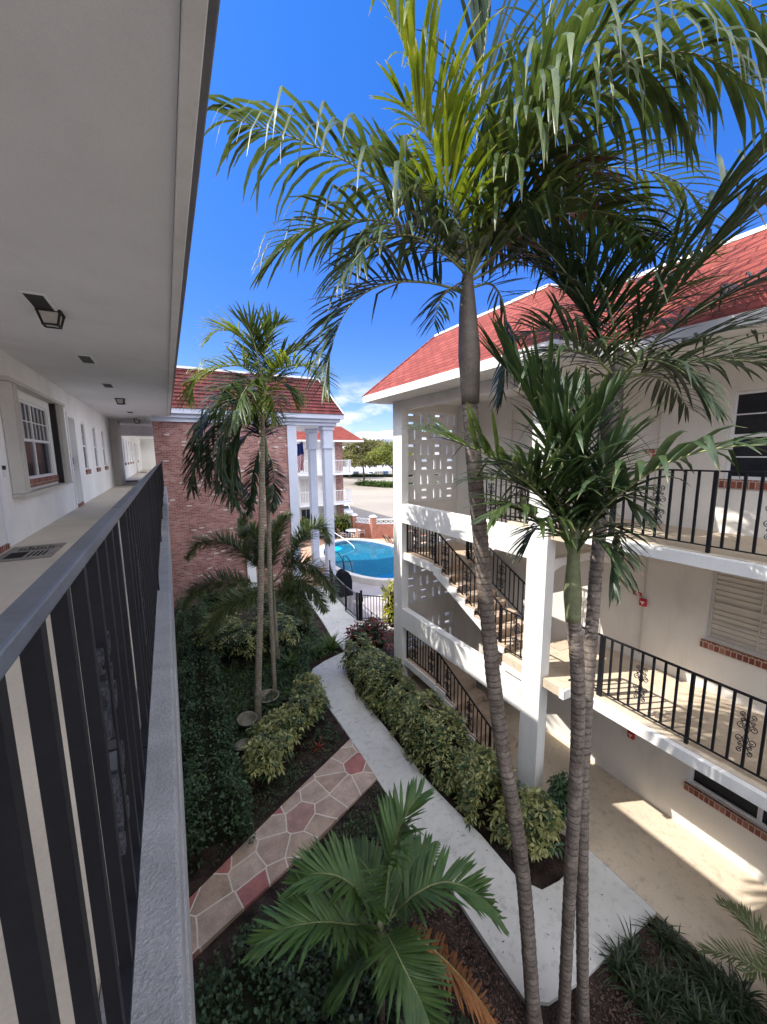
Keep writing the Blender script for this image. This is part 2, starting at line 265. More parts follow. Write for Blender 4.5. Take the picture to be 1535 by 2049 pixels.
def water_mat():
    t = NT('water'); v = t.coord(); a = t.noise(v, 2.2, 3, .5); tr = t.n('BsdfTransparent'); tr.inputs[0].default_value = (.16, .66, 1.0, 1)
    gl = t.n('BsdfGlossy', Roughness=.04); bp = t.n('Bump', Strength=.08, Distance=.05); t.l(a.outputs[0], bp.inputs['Height']); t.l(bp.outputs[0], gl.inputs['Normal'])
    fr = t.n('Fresnel', IOR=1.14); ms = t.n('MixShader'); t.l(fr.outputs[0], ms.inputs[0]); t.l(tr.outputs[0], ms.inputs[1]); t.l(gl.outputs[0], ms.inputs[2]); t.l(ms.outputs[0], t.out.inputs[0]); return t.m
M['water'] = water_mat()

# ------------------------------------------------------------------ builders
COL = scene.collection
def tag(o, label=None, cat=None, group=None, kind=None):
    if label: o['label'] = label
    if cat: o['category'] = cat
    if group: o['group'] = group
    if kind: o['kind'] = kind
    return o
def thing(name, loc, label, cat, group=None):
    o = bpy.data.objects.new(name, None); COL.objects.link(o); o.location = loc; o.empty_display_size = .1
    return tag(o, label, cat, group)
def base_of(p):
    l = Vector((0, 0, 0))
    while p: l += p.location; p = p.parent
    return np.array(l)

class MB:
    def __init__(s): s.v = []; s.f = []; s.m = []; s.uv = {}; s.cur = 0
    def pt(s, p): s.v.append((float(p[0]), float(p[1]), float(p[2]))); return len(s.v)-1
    def face(s, idx, uv=None):
        if uv: s.uv[len(s.f)] = uv
        s.f.append(tuple(idx)); s.m.append(s.cur)
    def poly(s, pts): s.face([s.pt(p) for p in pts])
    def box(s, x0, x1, y0, y1, z0, z1):
        if x0 > x1: x0, x1 = x1, x0
        if y0 > y1: y0, y1 = y1, y0
        if z0 > z1: z0, z1 = z1, z0
        i = [s.pt((x, y, z)) for z in (z0, z1) for y in (y0, y1) for x in (x0, x1)]
        for q in ((0, 2, 3, 1), (4, 5, 7, 6), (0, 1, 5, 4), (2, 6, 7, 3), (0, 4, 6, 2), (1, 3, 7, 5)): s.face([i[k] for k in q])
    def bar(s, a, b, w, h, upv=(0, 0, 1)):      # rectangular bar from a to b
        a, b = np.array(a, float), np.array(b, float); d = b-a; d /= np.linalg.norm(d); u = np.array(upv, float)
        sd_ = np.cross(d, u)
        if np.linalg.norm(sd_) < 1e-4: sd_ = np.cross(d, (1, 0, 0))
        sd_ /= np.linalg.norm(sd_); u = np.cross(sd_, d)
        i = [s.pt(p+sd_*sx_*w/2+u*sz_*h/2) for p in (a, b) for sx_, sz_ in ((-1, -1), (1, -1), (1, 1), (-1, 1))]
        for q in ((0, 3, 2, 1), (4, 5, 6, 7), (0, 1, 5, 4), (1, 2, 6, 5), (2, 3, 7, 6), (3, 0, 4, 7)): s.face([i[k] for k in q])
    def prism(s, poly, z0, z1):
        lo = [s.pt((x, y, z0)) for x, y in poly]; hi = [s.pt((x, y, z1)) for x, y in poly]; n = len(poly)
        s.face(hi); s.face(lo[::-1])
        for k in range(n): s.face([lo[k], lo[(k+1) % n], hi[(k+1) % n], hi[k]])
    def extr(s, poly3, vec):                     # extrude a planar 3-D outline along vec
        n = len(poly3); vec = np.array(vec, float); a = [s.pt(p) for p in poly3]; b = [s.pt(np.array(p)+vec) for p in poly3]
        s.face(a[::-1]); s.face(b)
        for k in range(n): s.face([a[k], a[(k+1) % n], b[(k+1) % n], b[k]])
    def tube(s, pts, rad, n=8, cap=True):
        pts = [np.array(p, float) for p in pts]; rings = []; L = 0
        rad = [rad]*len(pts) if isinstance(rad, (int, float)) else rad
        ref = None
        for k, p in enumerate(pts):
            d = pts[min(k+1, len(pts)-1)]-pts[max(k-1, 0)]; d /= np.linalg.norm(d)+1e-9
            if ref is None: ref = np.cross(d, (0, 0, 1)) if abs(d[2]) < .95 else np.cross(d, (0, 1, 0))
            ref = ref-d*ref.dot(d); ref /= np.linalg.norm(ref); w = np.cross(d, ref)
            if k: L += np.linalg.norm(p-pts[k-1])
            rings.append(([s.pt(p+rad[k]*(math.cos(2*math.pi*j/n)*ref+math.sin(2*math.pi*j/n)*w)) for j in range(n)], L))
        for (a, la), (b, lb) in zip(rings, rings[1:]):
            for j in range(n):
                q = (j+1) % n; s.face([a[j], a[q], b[q], b[j]], [(j/n, la), ((j+1)/n, la), ((j+1)/n, lb), (j/n, lb)])
        if cap: s.face(rings[0][0][::-1]); s.face(rings[-1][0])
    def lathe(s, prof, c, n=16):
        rings = [[s.pt((c[0]+r*math.cos(2*math.pi*j/n), c[1]+r*math.sin(2*math.pi*j/n), c[2]+z)) for j in range(n)] for r, z in prof]
        for a, b in zip(rings, rings[1:]):
            for j in range(n): q = (j+1) % n; s.face([a[j], a[q], b[q], b[j]])
    def build(s, name, mats, parent=None, smooth=False, bevel=0, label=None):
        off = base_of(parent) if parent else np.zeros(3)
        v = np.array(s.v, float)
        me = bpy.data.meshes.new(name); me.from_pydata((v-off).tolist(), [], s.f)
        for m in (mats if isinstance(mats, (list, tuple)) else [mats]): me.materials.append(m)
        me.polygons.foreach_set('material_index', s.m)
        if smooth: me.polygons.foreach_set('use_smooth', [True]*len(s.f))
        ul = me.uv_layers.new(name='UVMap'); data = np.zeros((len(me.loops), 2))
        k = 0
        for fi, f_ in enumerate(s.f):
            n = len(f_)
            if fi in s.uv: data[k:k+n] = s.uv[fi]
            else:
                p = v[list(f_)]; nr = np.cross(p[1]-p[0], p[2]-p[0])
                if n > 3: nr = nr+np.cross(p[2]-p[0], p[3]-p[0])
                ln = np.linalg.norm(nr); nr = nr/ln if ln > 0 else np.array((0, 0, 1.))
                if abs(nr[2]) > .98: data[k:k+n] = p[:, :2]
                else:
                    h = np.cross((0, 0, 1), nr); h /= np.linalg.norm(h); w = np.cross(nr, h); data[k:k+n, 0] = p@h; data[k:k+n, 1] = p@w
            k += n
        ul.data.foreach_set('uv', data.ravel()); me.update()
        o = bpy.data.objects.new(name, me); COL.objects.link(o)
        if parent: o.parent = parent
        if label: o['label'] = label
        if bevel:
            b = o.modifiers.new('bevel', 'BEVEL'); b.width = bevel; b.segments = 2; b.limit_method = 'ANGLE'; b.angle_limit = math.radians(40)
        return o

def quads_obj(name, V, mats, parent=None, mi=None, UV=None, smooth=False):
    """V: (N,4,3) array of quads"""
    off = base_of(parent) if parent else np.zeros(3); N = len(V)
    me = bpy.data.meshes.new(name); me.vertices.add(N*4); me.vertices.foreach_set('co', (V-off).reshape(-1))
    me.loops.add(N*4); me.loops.foreach_set('vertex_index', np.arange(N*4)); me.polygons.add(N)
    me.polygons.foreach_set('loop_start', np.arange(N)*4); me.polygons.foreach_set('loop_total', np.full(N, 4))
    for m in (mats if isinstance(mats, (list, tuple)) else [mats]): me.materials.append(m)
    if mi is not None: me.polygons.foreach_set('material_index', mi)
    ul = me.uv_layers.new(name='UVMap')
    if UV is None: UV = np.tile(np.array([[0, .5], [.5, 0], [.9, .5], [.5, 1.]]), (N, 1, 1))
    ul.data.foreach_set('uv', UV.reshape(-1)); me.update(calc_edges=True)
    o = bpy.data.objects.new(name, me); COL.objects.link(o)
    if parent: o.parent = parent
    return o
def struct(o): o['kind'] = 'structure'; return o

# leaves ----------------------------------------------------------
def unit(a): return a/(np.linalg.norm(a, axis=-1, keepdims=True)+1e-9)
def leaf_quads(P, D, L, Wd, droop=.25):
    """folded-free diamond leaves: base P, direction D, length L, width Wd"""
    D = unit(D); S = unit(np.cross(D, np.array((0, 0, 1.))+rng.normal(0, .35, D.shape))); L = L[:, None]; Wd = Wd[:, None]
    mid = P+D*L*.5; tip = P+D*L+np.array((0, 0, -1.))*L*droop
    return np.stack([P, mid+S*Wd/2, tip, mid-S*Wd/2], 1)
def whorls(C, N, nl=7, L=.14, Wd=.045):
    """umbrella whorls of leaflets at centres C facing normals N"""
    n = len(C); N = unit(N); a = unit(np.cross(N, np.array((.3, .2, 1.))+rng.normal(0, .3, N.shape))); b = np.cross(N, a); out = []
    for k in range(nl):
        t = 2*math.pi*k/nl+rng.uniform(0, .5, n); tilt = rng.uniform(.0, .65, n)
        d = a*np.cos(t)[:, None]+b*np.sin(t)[:, None]+N*tilt[:, None]
        out.append(leaf_quads(C+unit(d)*.02, d, L*rng.uniform(.7, 1.15, n), Wd*rng.uniform(.8, 1.2, n), .14))
    return np.concatenate(out)
def blob_points(blobs, n):
    """points on/inside lumpy ellipsoids: (cx,cy,cz,rx,ry,rz)"""
    w = np.array([b[3]*b[4]+b[4]*b[5]+b[3]*b[5] for b in blobs]); idx = rng.choice(len(blobs), n, p=w/w.sum()); B = np.array(blobs)[idx]
    d = unit(rng.normal(0, 1, (n, 3))); d[:, 2] = np.where(d[:, 2] < -.25, -d[:, 2], d[:, 2])
    lump = 1+.16*np.sin(d[:, 0]*5+B[:, 0]*9)*np.cos(d[:, 1]*6+B[:, 1]*7)+.1*np.sin(d[:, 2]*9+B[:, 0]*5)
    r = lump*np.where(rng.random(n) < .75, rng.uniform(.82, 1.16, n), rng.uniform(.5, .9, n))
    P = B[:, :3]+d*B[:, 3:]*r[:, None]; Nn = unit(d/B[:, 3:])
    ok = P[:, 2] > .02; return P[ok], Nn[ok]
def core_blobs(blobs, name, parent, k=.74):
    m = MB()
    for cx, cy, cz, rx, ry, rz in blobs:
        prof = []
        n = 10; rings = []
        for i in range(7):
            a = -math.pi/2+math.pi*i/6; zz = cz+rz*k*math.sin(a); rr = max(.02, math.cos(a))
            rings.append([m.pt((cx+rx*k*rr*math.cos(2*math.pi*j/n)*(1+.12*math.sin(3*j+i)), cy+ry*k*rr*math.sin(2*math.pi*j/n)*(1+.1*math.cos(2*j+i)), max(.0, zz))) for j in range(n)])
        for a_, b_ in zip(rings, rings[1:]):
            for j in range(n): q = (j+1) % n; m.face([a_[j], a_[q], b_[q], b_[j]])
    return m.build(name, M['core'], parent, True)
def shrub(name, label, cat, blobs, n, mats, kind='whorl', L=.13, Wd=.045, group=None, nl=7, up=.35):
    c = np.array(blobs)[:, :3].mean(0); t = thing(name, (c[0], c[1], 0), label, cat, group)
    P, Nn = blob_points(blobs, n); Nn = unit(Nn+np.array((0, 0, up)))
    if kind == 'whorl': V = whorls(P, Nn, nl, L, Wd)
    else:
        d = unit(Nn+rng.normal(0, .8, Nn.shape)); V = leaf_quads(P, d, L*rng.uniform(.6, 1.3, len(P)), Wd*rng.uniform(.7, 1.3, len(P)), .25)
    mats = mats if isinstance(mats, list) else [mats]
    mi_ = rng.integers(0, len(mats), len(P)); quads_obj('foliage', V, mats, t, (np.tile(mi_, nl) if kind == 'whorl' else mi_) if len(mats) > 1 else None)
    core_blobs(blobs, 'dark_core', t); return t

# palms -----------------------------------------------------------
def spline(ps, n):
    ps = np.array(ps, float); P = np.vstack([2*ps[0]-ps[1], ps, 2*ps[-1]-ps[-2]]); out = []; segs = len(ps)-1
    for k in range(n):
        u = k/(n-1)*segs; i = min(int(u), segs-1); t = u-i; a, b, c, d = P[i:i+4]
        out.append(.5*((2*b)+(c-a)*t+(2*a-5*b+4*c-d)*t*t+(3*b-a-3*c+d)*t**3))
    return np.array(out)
def frond(parent, pts, L=.6, W_=.04, n=44, droop=1.0, mat='palm', start=.12, lift=.35, ang=(70, 28), plume=False, rr=.016, side=(1, 1), name='frond', seg=5, ragged=.18, label=None):
    """one pinnate leaf: stalk along pts and two ranks of folded, drooping leaflets"""
    R_ = spline(pts, 40); m = MB()
    cum = np.r_[0, np.cumsum(np.linalg.norm(np.diff(R_, axis=0), axis=1))]; tot = cum[-1]
    m.cur = 1; m.tube(R_[::2], [rr*(1-.8*k/19) for k in range(20)], 6); m.cur = 0
    for sgn in ((-1, 1) if not plume else (-1, 1, -1, 1)):
        if side[0 if sgn < 0 else 1] == 0: continue
        for k in range(n):
            u = start+(1-start)*(k+random.uniform(-.3, .3))/n; u = min(max(u, .02), .995)
            sidx = np.searchsorted(cum, u*tot)-1; sidx = min(max(sidx, 0), 38); fr = (u*tot-cum[sidx])/(cum[sidx+1]-cum[sidx]+1e-9)
            p = R_[sidx]*(1-fr)+R_[sidx+1]*fr; T = unit(R_[sidx+1]-R_[sidx])
            upv = np.array((0, 0, 1.)); S = np.cross(T, upv)
            if np.linalg.norm(S) < .15: S = np.cross(T, (0.6, -.8, 0))
            S = unit(S)*sgn; N_ = np.cross(S, T)*sgn; N_ = -N_ if N_[2] < 0 else N_
            tt = (u-start)/(1-start)
            a = math.radians(ang[0]+(ang[1]-ang[0])*tt+random.gauss(0, 5))
            prof = (min(1, .45+tt*2.6) if tt < .25 else 1-.62*max(0, (tt-.45)/.55)**1.5)
            l = L*prof*random.uniform(1-ragged, 1+ragged*.5)
            if random.random() < .05: l *= .5
            lf = lift+random.gauss(0, .16)
            if plume: rot = random.uniform(-1.5, 1.5); side_v = S*math.cos(rot)+N_*math.sin(rot)
            else: side_v = S*math.cos(lf)+N_*math.sin(lf)
            d = unit(side_v*math.sin(a)+T*math.cos(a)); w = W_*random.uniform(.8, 1.2)*(.65+.35*prof)
            q = p.copy(); dr = droop*random.uniform(.55, 1.35); prev = None; kink = random.random() < .10*min(1, droop)
            fold = random.uniform(.2, .5)
            for j in range(seg+1):
                s_ = j/seg; ww = w*(math.sin(math.pi*min(1, .16+s_*.84))**.7 if s_ < 1 else .0)
                if j == 0: ww = w*.45
                bs = np.cross(d, upv); bs = unit(bs) if np.linalg.norm(bs) > .1 else unit(np.cross(d, N_))
                bn = unit(np.cross(bs, d))
                i0 = m.pt(q-bs*ww/2-bn*ww*fold*.5); i1 = m.pt(q); i2 = m.pt(q+bs*ww/2-bn*ww*fold*.5)
                if prev:
                    s0 = (j-1)/seg
                    m.face((prev[0], prev[1], i1, i0), [(s0, 0), (s0, .5), (s_, .5), (s_, 0)]); m.face((prev[1], prev[2], i2, i1), [(s0, .5), (s0, 1), (s_, 1), (s_, .5)])
                prev = (i0, i1, i2)
                q = q+d*l/seg
                g = dr*.30*(s_+.25)
                if kink and j == seg//2: g += 1.3
                d = unit(d+np.array((random.gauss(0, .02), random.gauss(0, .02), -g*l*1.4)))
    o = m.build(name, [M[mat], M['rachis']], parent, True)
    if label: o['label'] = label
    return o
def pxf(*pts): return [at(*p) for p in pts]
def arc(base, az, el, length, sag, n=5, curl=0):
    """control points of a gravity-bent stalk"""
    d = np.array((math.cos(az)*math.cos(el), math.sin(az)*math.cos(el), math.sin(el))); p = np.array(base, float); out = [p]
    for k in range(n-1):
        p = p+d*length/(n-1); out.append(p); d = unit(d+np.array((-math.sin(az)*curl, math.cos(az)*curl, -sag*(.4+k/(n-1)))))
    return out
def trunk(parent, pts, r0, r1, mat='trunk', rings=.078, n=14):
    L = sum(np.linalg.norm(np.array(b)-np.array(a)) for a, b in zip(pts, pts[1:])); k = int(L/rings)*3
    P = spline(pts, k); m = MB(); rad = [(r0+(r1-r0)*i/(k-1))*(1+(.05 if i % 3 == 0 else 0)+random.gauss(0, .008))*(1+.35*math.exp(-i/k*L/.18)) for i in range(k)]
    P = P+rng.normal(0, .0015, P.shape); m.tube(P, rad, n); return m.build('trunk', M[mat], parent, True)
def shaft(parent, pts, rads, mat='shaft'):
    P = spline(pts, 16); r = np.interp(np.linspace(0, 1, 16), np.linspace(0, 1, len(rads)), rads); m = MB(); m.tube(P, list(r), 14)
    return m.build('crownshaft', M[mat], parent, True)

# railings --------------------------------------------------------
def scroll_mesh():
    """flat-bar scrollwork panel in the local y-z plane"""
    m = MB()
    def ribbon(pts, w=.016, th=.006):
        for a, b in zip(pts, pts[1:]): m.bar((0, a[0], a[1]), (0, b[0], b[1]), w, th, (1, 0, 0)) if 0 else m.bar((0, a[0], a[1]), (0, b[0], b[1]), th, w, (1, 0, 0))
    def spiral(cy, cz, r, a0, turns, sgn, n=16):
        return [(cy+r*(1-.72*k/n)*math.cos(a0+sgn*turns*2*math.pi*k/n), cz+r*(1-.72*k/n)*math.sin(a0+sgn*turns*2*math.pi*k/n)) for k in range(n+1)]
    for sy in (-1, 1):
        for sz in (-1, 1):
            q = lambda P: [(sy*a, sz*b) for a, b in P]
            ribbon(q(spiral(.050, .245, .034, -math.pi*.6, 1.3, 1)))
            ribbon(q([(.012, .02), (.03, .06), (.022, .11), (.012, .15), (.03, .2), (.04, .213)]))
            ribbon(q(spiral(.062, .085, .045, math.pi*.75, 1.35, -1)))
            ribbon(q(spiral(.045, .165, .026, -math.pi*.5, 1.2, 1)))
    m.box(-.009, .009, -.014, .014, -.012, .012)
    return m
_sc = None; _bal = {}
def baluster_mesh(h, w):
    k = (round(h, 3), w)
    if k not in _bal:
        m = MB(); m.box(-w/2, w/2, -w/2, w/2, 0, h); o = m.build('baluster', M['iron']); _bal[k] = o.data; bpy.data.objects.remove(o)
    return _bal[k]
def railing(label, pts, h=1.05, sp=.14, cat='railing', group=None, posts=True, scroll_every=8, bw=.02, top='iron', cap=(.05, .02), gap=.09, scroll_first=4, post_pts=None, scrolls=True):
    global _sc
    if _sc is None:
        o = scroll_mesh().build('scroll', M['scroll']); _sc = o.data; bpy.data.objects.remove(o)
    pts = [np.array(p, float) for p in pts]; t = thing('balcony_railing' if cat == 'railing' else 'stair_railing', pts[0], label, cat, group)
    H = np.array((0, 0, h)); G = np.array((0, 0, gap))
    m = MB()
    for a, b in zip(pts, pts[1:]): m.bar(a+H, b+H, *cap)
    m.build('handrail', M[top], t, bevel=.004)
    m = MB()
    for a, b in zip(pts, pts[1:]): m.bar(a+G, b+G, .03, .014)
    m.build('bottom_rail', M['iron'], t)
    def inst(name, mesh, p, rz):
        o = bpy.data.objects.new(name, mesh); COL.objects.link(o); o.parent = t; o.location = Vector(p-pts[0]); o.rotation_euler = (0, 0, rz); return o
    for a, b in zip(pts, pts[1:]):
        d = b-a; L = np.linalg.norm(d[:2]); n = max(2, int(round(L/sp))); rz = math.atan2(d[1], d[0])-math.pi/2
        for k in range(1, n):
            p = a+d*k/n
            inst('baluster', baluster_mesh(h-gap-cap[1]*.5, bw), p+G, rz)
            if scrolls and scroll_every and k % scroll_every == scroll_first: inst('scroll', _sc, p+np.array((0, 0, gap+(h-gap)*.48)), rz)
    if posts:
        for p in (post_pts if post_pts is not None else pts):
            p = np.array(p, float); o = inst('post', baluster_mesh(h-cap[1]*.5, .042), p, 0)
    return t

# ================================================================== GROUND
def slab(name, poly, z0, z1, mat): m = MB(); m.prism(poly, z0, z1); return struct(m.build(name, M[mat]))
m = MB(); m.poly([(-500, -300, -.11), (900, -300, -.11), (900, 1500, -.11), (-500, 1500, -.11)]); struct(m.build('ground', M['asphalt']))
slab('road', [(13.0, 33), (60, 28), (140, 60), (150, 150), (40, 150), (13.2, 95)], -.15, -.03, 'road')
m = MB(); N_ = 60
for i in range(N_):
    for j in range(24):
        x0, x1 = -2+j*.45, -2+(j+1)*.45; y0, y1 = -4+i*.4, -4+(i+1)*.4
        hh = lambda x, y: -.035+.018*math.sin(x*2.3+y*1.1)+.014*math.sin(y*3.1-x*1.7)
        m.face([m.pt((x0, y0, hh(x0, y0))), m.pt((x1, y0, hh(x1, y0))), m.pt((x1, y1, hh(x1, y1))), m.pt((x0, y1, hh(x0, y1)))])
struct(m.build('garden_soil', M['mulch']))
slab('concrete_path', [(3.42, 2.70), (3.40, 4.9), (3.38, 6.62), (3.38, 8.1), (3.32, 10.1), (3.40, 11.1), (3.60, 11.45), (4.1, 11.72), (4.95, 12.0), (4.95, 13.4), (5.1, 14.6), (5.5, 19.0), (8.0, 19.0), (6.35, 15.3), (6.40, 14.1), (7.35, 13.15), (8.6, 13.15), (8.6, 12.6), (6.9, 12.75),
      (6.1, 12.6), (4.78, 11.5), (4.36, 10.4), (4.30, 8.7), (4.31, 7.4), (4.28, 6.1), (4.34, 5.4), (4.44, 4.6), (4.45, 3.75), (4.65, 3.46), (5.0, 3.42), (5.88, 3.50), (5.88, 2.43), (5.02, 2.46), (4.28, 2.47), (3.66, 2.54)], -.12, .025, 'path')
slab('flagstone_path', [(-.3, 5.18), (1.46, 5.80), (3.385, 6.62), (3.385, 7.98), (1.4, 6.92), (-.3, 5.96)], -.12, .03, 'flag_stone')
slab('ground_walkway', [(5.892, -6), (7.8, -6), (7.8, 9.7), (5.65, 9.7), (5.65, 4.4), (5.892, 3.55)], -.12, .02, 'walk')
slab('pool_apron', [(6.42, 14.2), (7.4, 13.2), (19, 13.2), (19, 19.0), (8.02, 19.03), (6.40, 15.4)], -.12, .03, 'apron')
slab('pool_deck', [(19, 19.05), (19, 26.0), (15.2, 27.2), (13.6, 29.4), (8.8, 30.4), (5.6, 30.4), (5.6, 19.05)], -.12, .03, 'deck')

# mulch chips, thousands of them
def chips(polys, n):
    P = []
    for (x0, x1, y0, y1), k in zip(polys, n): P.append(np.stack([rng.uniform(x0, x1, k), rng.uniform(y0, y1, k), rng.uniform(-.02, .012, k)], 1))
    P = np.concatenate(P); k = len(P); d = unit(np.stack([rng.normal(0, 1, k), rng.normal(0, 1, k), rng.normal(0, .25, k)], 1))
    V = leaf_quads(P, d, rng.uniform(.02, .065, k), rng.uniform(.01, .026, k), 0.0); V[:, 1, 2] += rng.uniform(0, .015, k)
    tag(quads_obj('mulch_chips', V, M['chip']), 'loose brown bark mulch over the planting beds', 'mulch', kind='stuff')
chips([(2.0, 3.36, 2.0, 5.4), (3.3, 5.6, 1.0, 2.4), (.5, 3.2, 7.4, 11.4), (1.4, 4.7, 11.2, 16), (0, 3, 4, 5.2)], [5200, 3200, 4200, 1800, 900])

k_ = 260; P_ = np.stack([rng.uniform(3.4, 5.8, k_), rng.uniform(2.5, 12, k_), np.full(k_, .03)], 1); P_ = P_[(P_[:, 0] < 4.35) | (P_[:, 1] < 3.4)]; d_ = unit(np.stack([rng.normal(0, 1, len(P_)), rng.normal(0, 1, len(P_)), rng.uniform(0, .15, len(P_))], 1))
tag(quads_obj('leaf_litter', leaf_quads(P_, d_, rng.uniform(.015, .07, len(P_)), rng.uniform(.006, .018, len(P_)), 0), M['chip']), 'scattered dry leaf bits on the white path', 'leaf litter', kind='stuff')

# ================================================================== helpers for facades
def wall_open(parent, name, mat, xa, xb, y0, y1, z0, z1, ops):
    """wall slab in the y-z plane with rectangular openings (ya, yb, za, zb) at one storey"""
    m = MB(); ys = sorted({y0, y1, *[o[0] for o in ops], *[o[1] for o in ops]})
    for a, b in zip(ys, ys[1:]):
        cuts = sorted((o[2], o[3]) for o in ops if o[0] <= a+1e-6 and o[1] >= b-1e-6); z = z0
        for c, d in cuts:
            if c > z+1e-6: m.box(xa, xb, a, b, z, c)
            z = d
        if z < z1-1e-6: m.box(xa, xb, a, b, z, z1)
    return m.build(name, M[mat], parent)
def window(parent, x, s, y0, y1, z0, z1, cols=4, rows=2, split=1, sill=True, deep=.1, pane='pane_dark', low=False, frame='trim', louvers=False):
    """double-hung window filling an opening in a wall whose face is at x and looks along s (+1/-1)"""
    xf = x-s*deep; m = MB(); b = .045
    m.box(xf-s*.05, xf, y0, y0+b, z0, z1); m.box(xf-s*.05, xf, y1-b, y1, z0, z1); m.box(xf-s*.05, xf, y0+b, y1-b, z0, z0+b); m.box(xf-s*.05, xf, y0+b, y1-b, z1-b, z1)
    wdt = (y1-y0-2*b)/split; zm = (z0+z1)/2
    for k in range(1, split): m.box(xf-s*.048, xf-s*.002, y0+b+k*wdt-.03, y0+b+k*wdt+.03, z0+b, z1-b)
    m.box(xf-s*.045, xf-s*.004, y0+b, y1-b, zm-.025, zm+.025)
    fr = m.build('window', M[frame], parent, bevel=.003)
    m = MB()
    for k in range(split):
        a = y0+b+k*wdt; zs = [(zm+.025, z1-b)]+([(z0+b, zm-.025)] if low else [])
        for za, zb in zs:
            for c in range(1, cols): m.box(xf-s*.028, xf-s*.008, a+wdt*c/cols-.009, a+wdt*c/cols+.009, za, zb)
            for r in range(1, rows): m.box(xf-s*.027, xf-s*.009, a, a+wdt, za+(zb-za)*r/rows-.009, za+(zb-za)*r/rows+.009)
    m.build('muntins', M[frame], fr)
    m = MB(); m.box(xf-s*.045 if louvers else xf-s*.036, xf-s*.039 if louvers else xf-s*.03, y0+b, y1-b, z0+b, z1-b); m.build('pane', M['louver' if louvers else pane], fr)
    if louvers:
        m = MB(); n = int((z1-z0)/.085)
        for k in range(n):
            z = z0+.075+k*.085
            if z < z1-.09 and abs(z-zm) > .05: m.bar((xf-s*.033, y0+b, z), (xf-s*.033, y1-b, z), .055, .006, (s*.22, 0, 1)) if 0 else m.bar((xf-s*.030, y0+b, z), (xf-s*.030, y1-b, z), .012, .074, (s*.16, 0, 1))
        m.build('blind', M['louver'], fr)
    if sill:
        m = MB(); m.box(x-s*deep, x+s*.045, y0-.04, y1+.04, z0-.135, z0-.002); m.build('sill', M['brick_sill'], fr, bevel=.006)
    return fr
def roof_poly(parent, name, polys, mat):
    m = MB()
    for p in polys: m.poly(p)
    return m.build(name, M[mat], parent)

# ================================================================== LEFT BUILDING
lb = thing('apartment_block', (-2.3, 9, 0), 'white motel block with open third floor walkway and grey soffit, nearest at left', 'building')
WX = -2.1
ops = [(6.55, 7.45, 5.58, 7.8), (8.55, 10.75, 6.42, 7.78), (12.62, 13.42, 5.58, 7.8), (14.45, 15.05, 6.42, 7.8), (16.55, 17.15, 6.42, 7.8), (18.65, 19.25, 6.42, 7.8), (24.0, 24.9, 5.5, 7.8),
       (27.2, 27.8, 6.42, 7.8), (29.2, 29.8, 6.42, 7.8), (31.2, 31.8, 6.42, 7.8), (33.2, 33.8, 6.42, 7.8), (37, 37.8, 5.55, 7.8), (39.6, 40.2, 6.42, 7.8), (3.0, 4.0, 6.42, 7.78), (-1, 0, 5.58, 7.8)]
wall_open(lb, 'wall', 'stucco_left', WX-.3, WX, -6, 45.8, 5.2, 8.6, ops)
m = MB(); m.box(WX-.3, WX, -6, 45.8, -.05, 5.13); m.box(-2.398, -.32, 45.8, 46.0, -.05, 8.6); m.box(-9, WX-.31, -6.2, -6.0, -.05, 8.6); m.build('lower_wall', M['stucco_left'], lb)
m = MB(); m.box(WX, -.245, -6, 45.8, 5.13, 5.5); m.box(WX, -.245, -6, 45.8, 2.45, 2.75); m.build('walkway_floor', M['walk_left'], lb)
m = MB(); m.prism([(-.243, -6), (-.062, -6), (-.062, 19.55), (-.243, 19.55)], 5.32, 5.512); m.build('floor_edge', M['ledge'], lb, bevel=.012)
m = MB(); m.box(-.243, -.054, -6, 19.55, 5.06, 5.318); m.build('floor_edge', M['ledge'], lb, bevel=.008)
m = MB(); m.box(-.243, -.16, -6, 19.55, 2.4, 2.76); m.build('floor_edge', M['ledge'], lb, bevel=.012)
m = MB(); m.box(WX-.3, .175, -6, 19.05, 8.44, 8.52); m.box(WX-.3, -.42, 19.05, 46, 8.44, 8.52); m.build('soffit', M['soffit'], lb)
m = MB(); m.box(.178, .262, -6, 19.0, 8.415, 8.66); m.build('fascia', M['fascia'], lb, bevel=.006)
m = MB(); m.box(.264, .31, -6, 19.0, 8.47, 8.66); m.build('gutter', M['gutter'], lb, bevel=.008)
m = MB(); m.extr([(.3, -6, 8.665), (-5, -6, 10.6), (-10, -6, 8.665)], (0, 25, 0)); m.build('roof', M['shingle'], lb)
m = MB(); m.extr([(-.45, 19.02, 8.665), (-5, 19.02, 10.3), (-10, 19.02, 8.665)], (0, 27, 0)); m.build('roof', M['shingle'], lb)
window(lb, WX, 1, 8.55, 10.75, 6.42, 7.78, 4, 2, 2, deep=.02)
for a, b in ((14.45, 15.05), (16.55, 17.15), (18.65, 19.25), (27.2, 27.8), (29.2, 29.8), (31.2, 31.8), (33.2, 33.8), (39.6, 40.2)): window(lb, WX, 1, a, b, 6.42, 7.8, 3, 2, 1, deep=.02)
window(lb, WX, 1, 3.0, 4.0, 6.42, 7.78, 3, 2, 1)
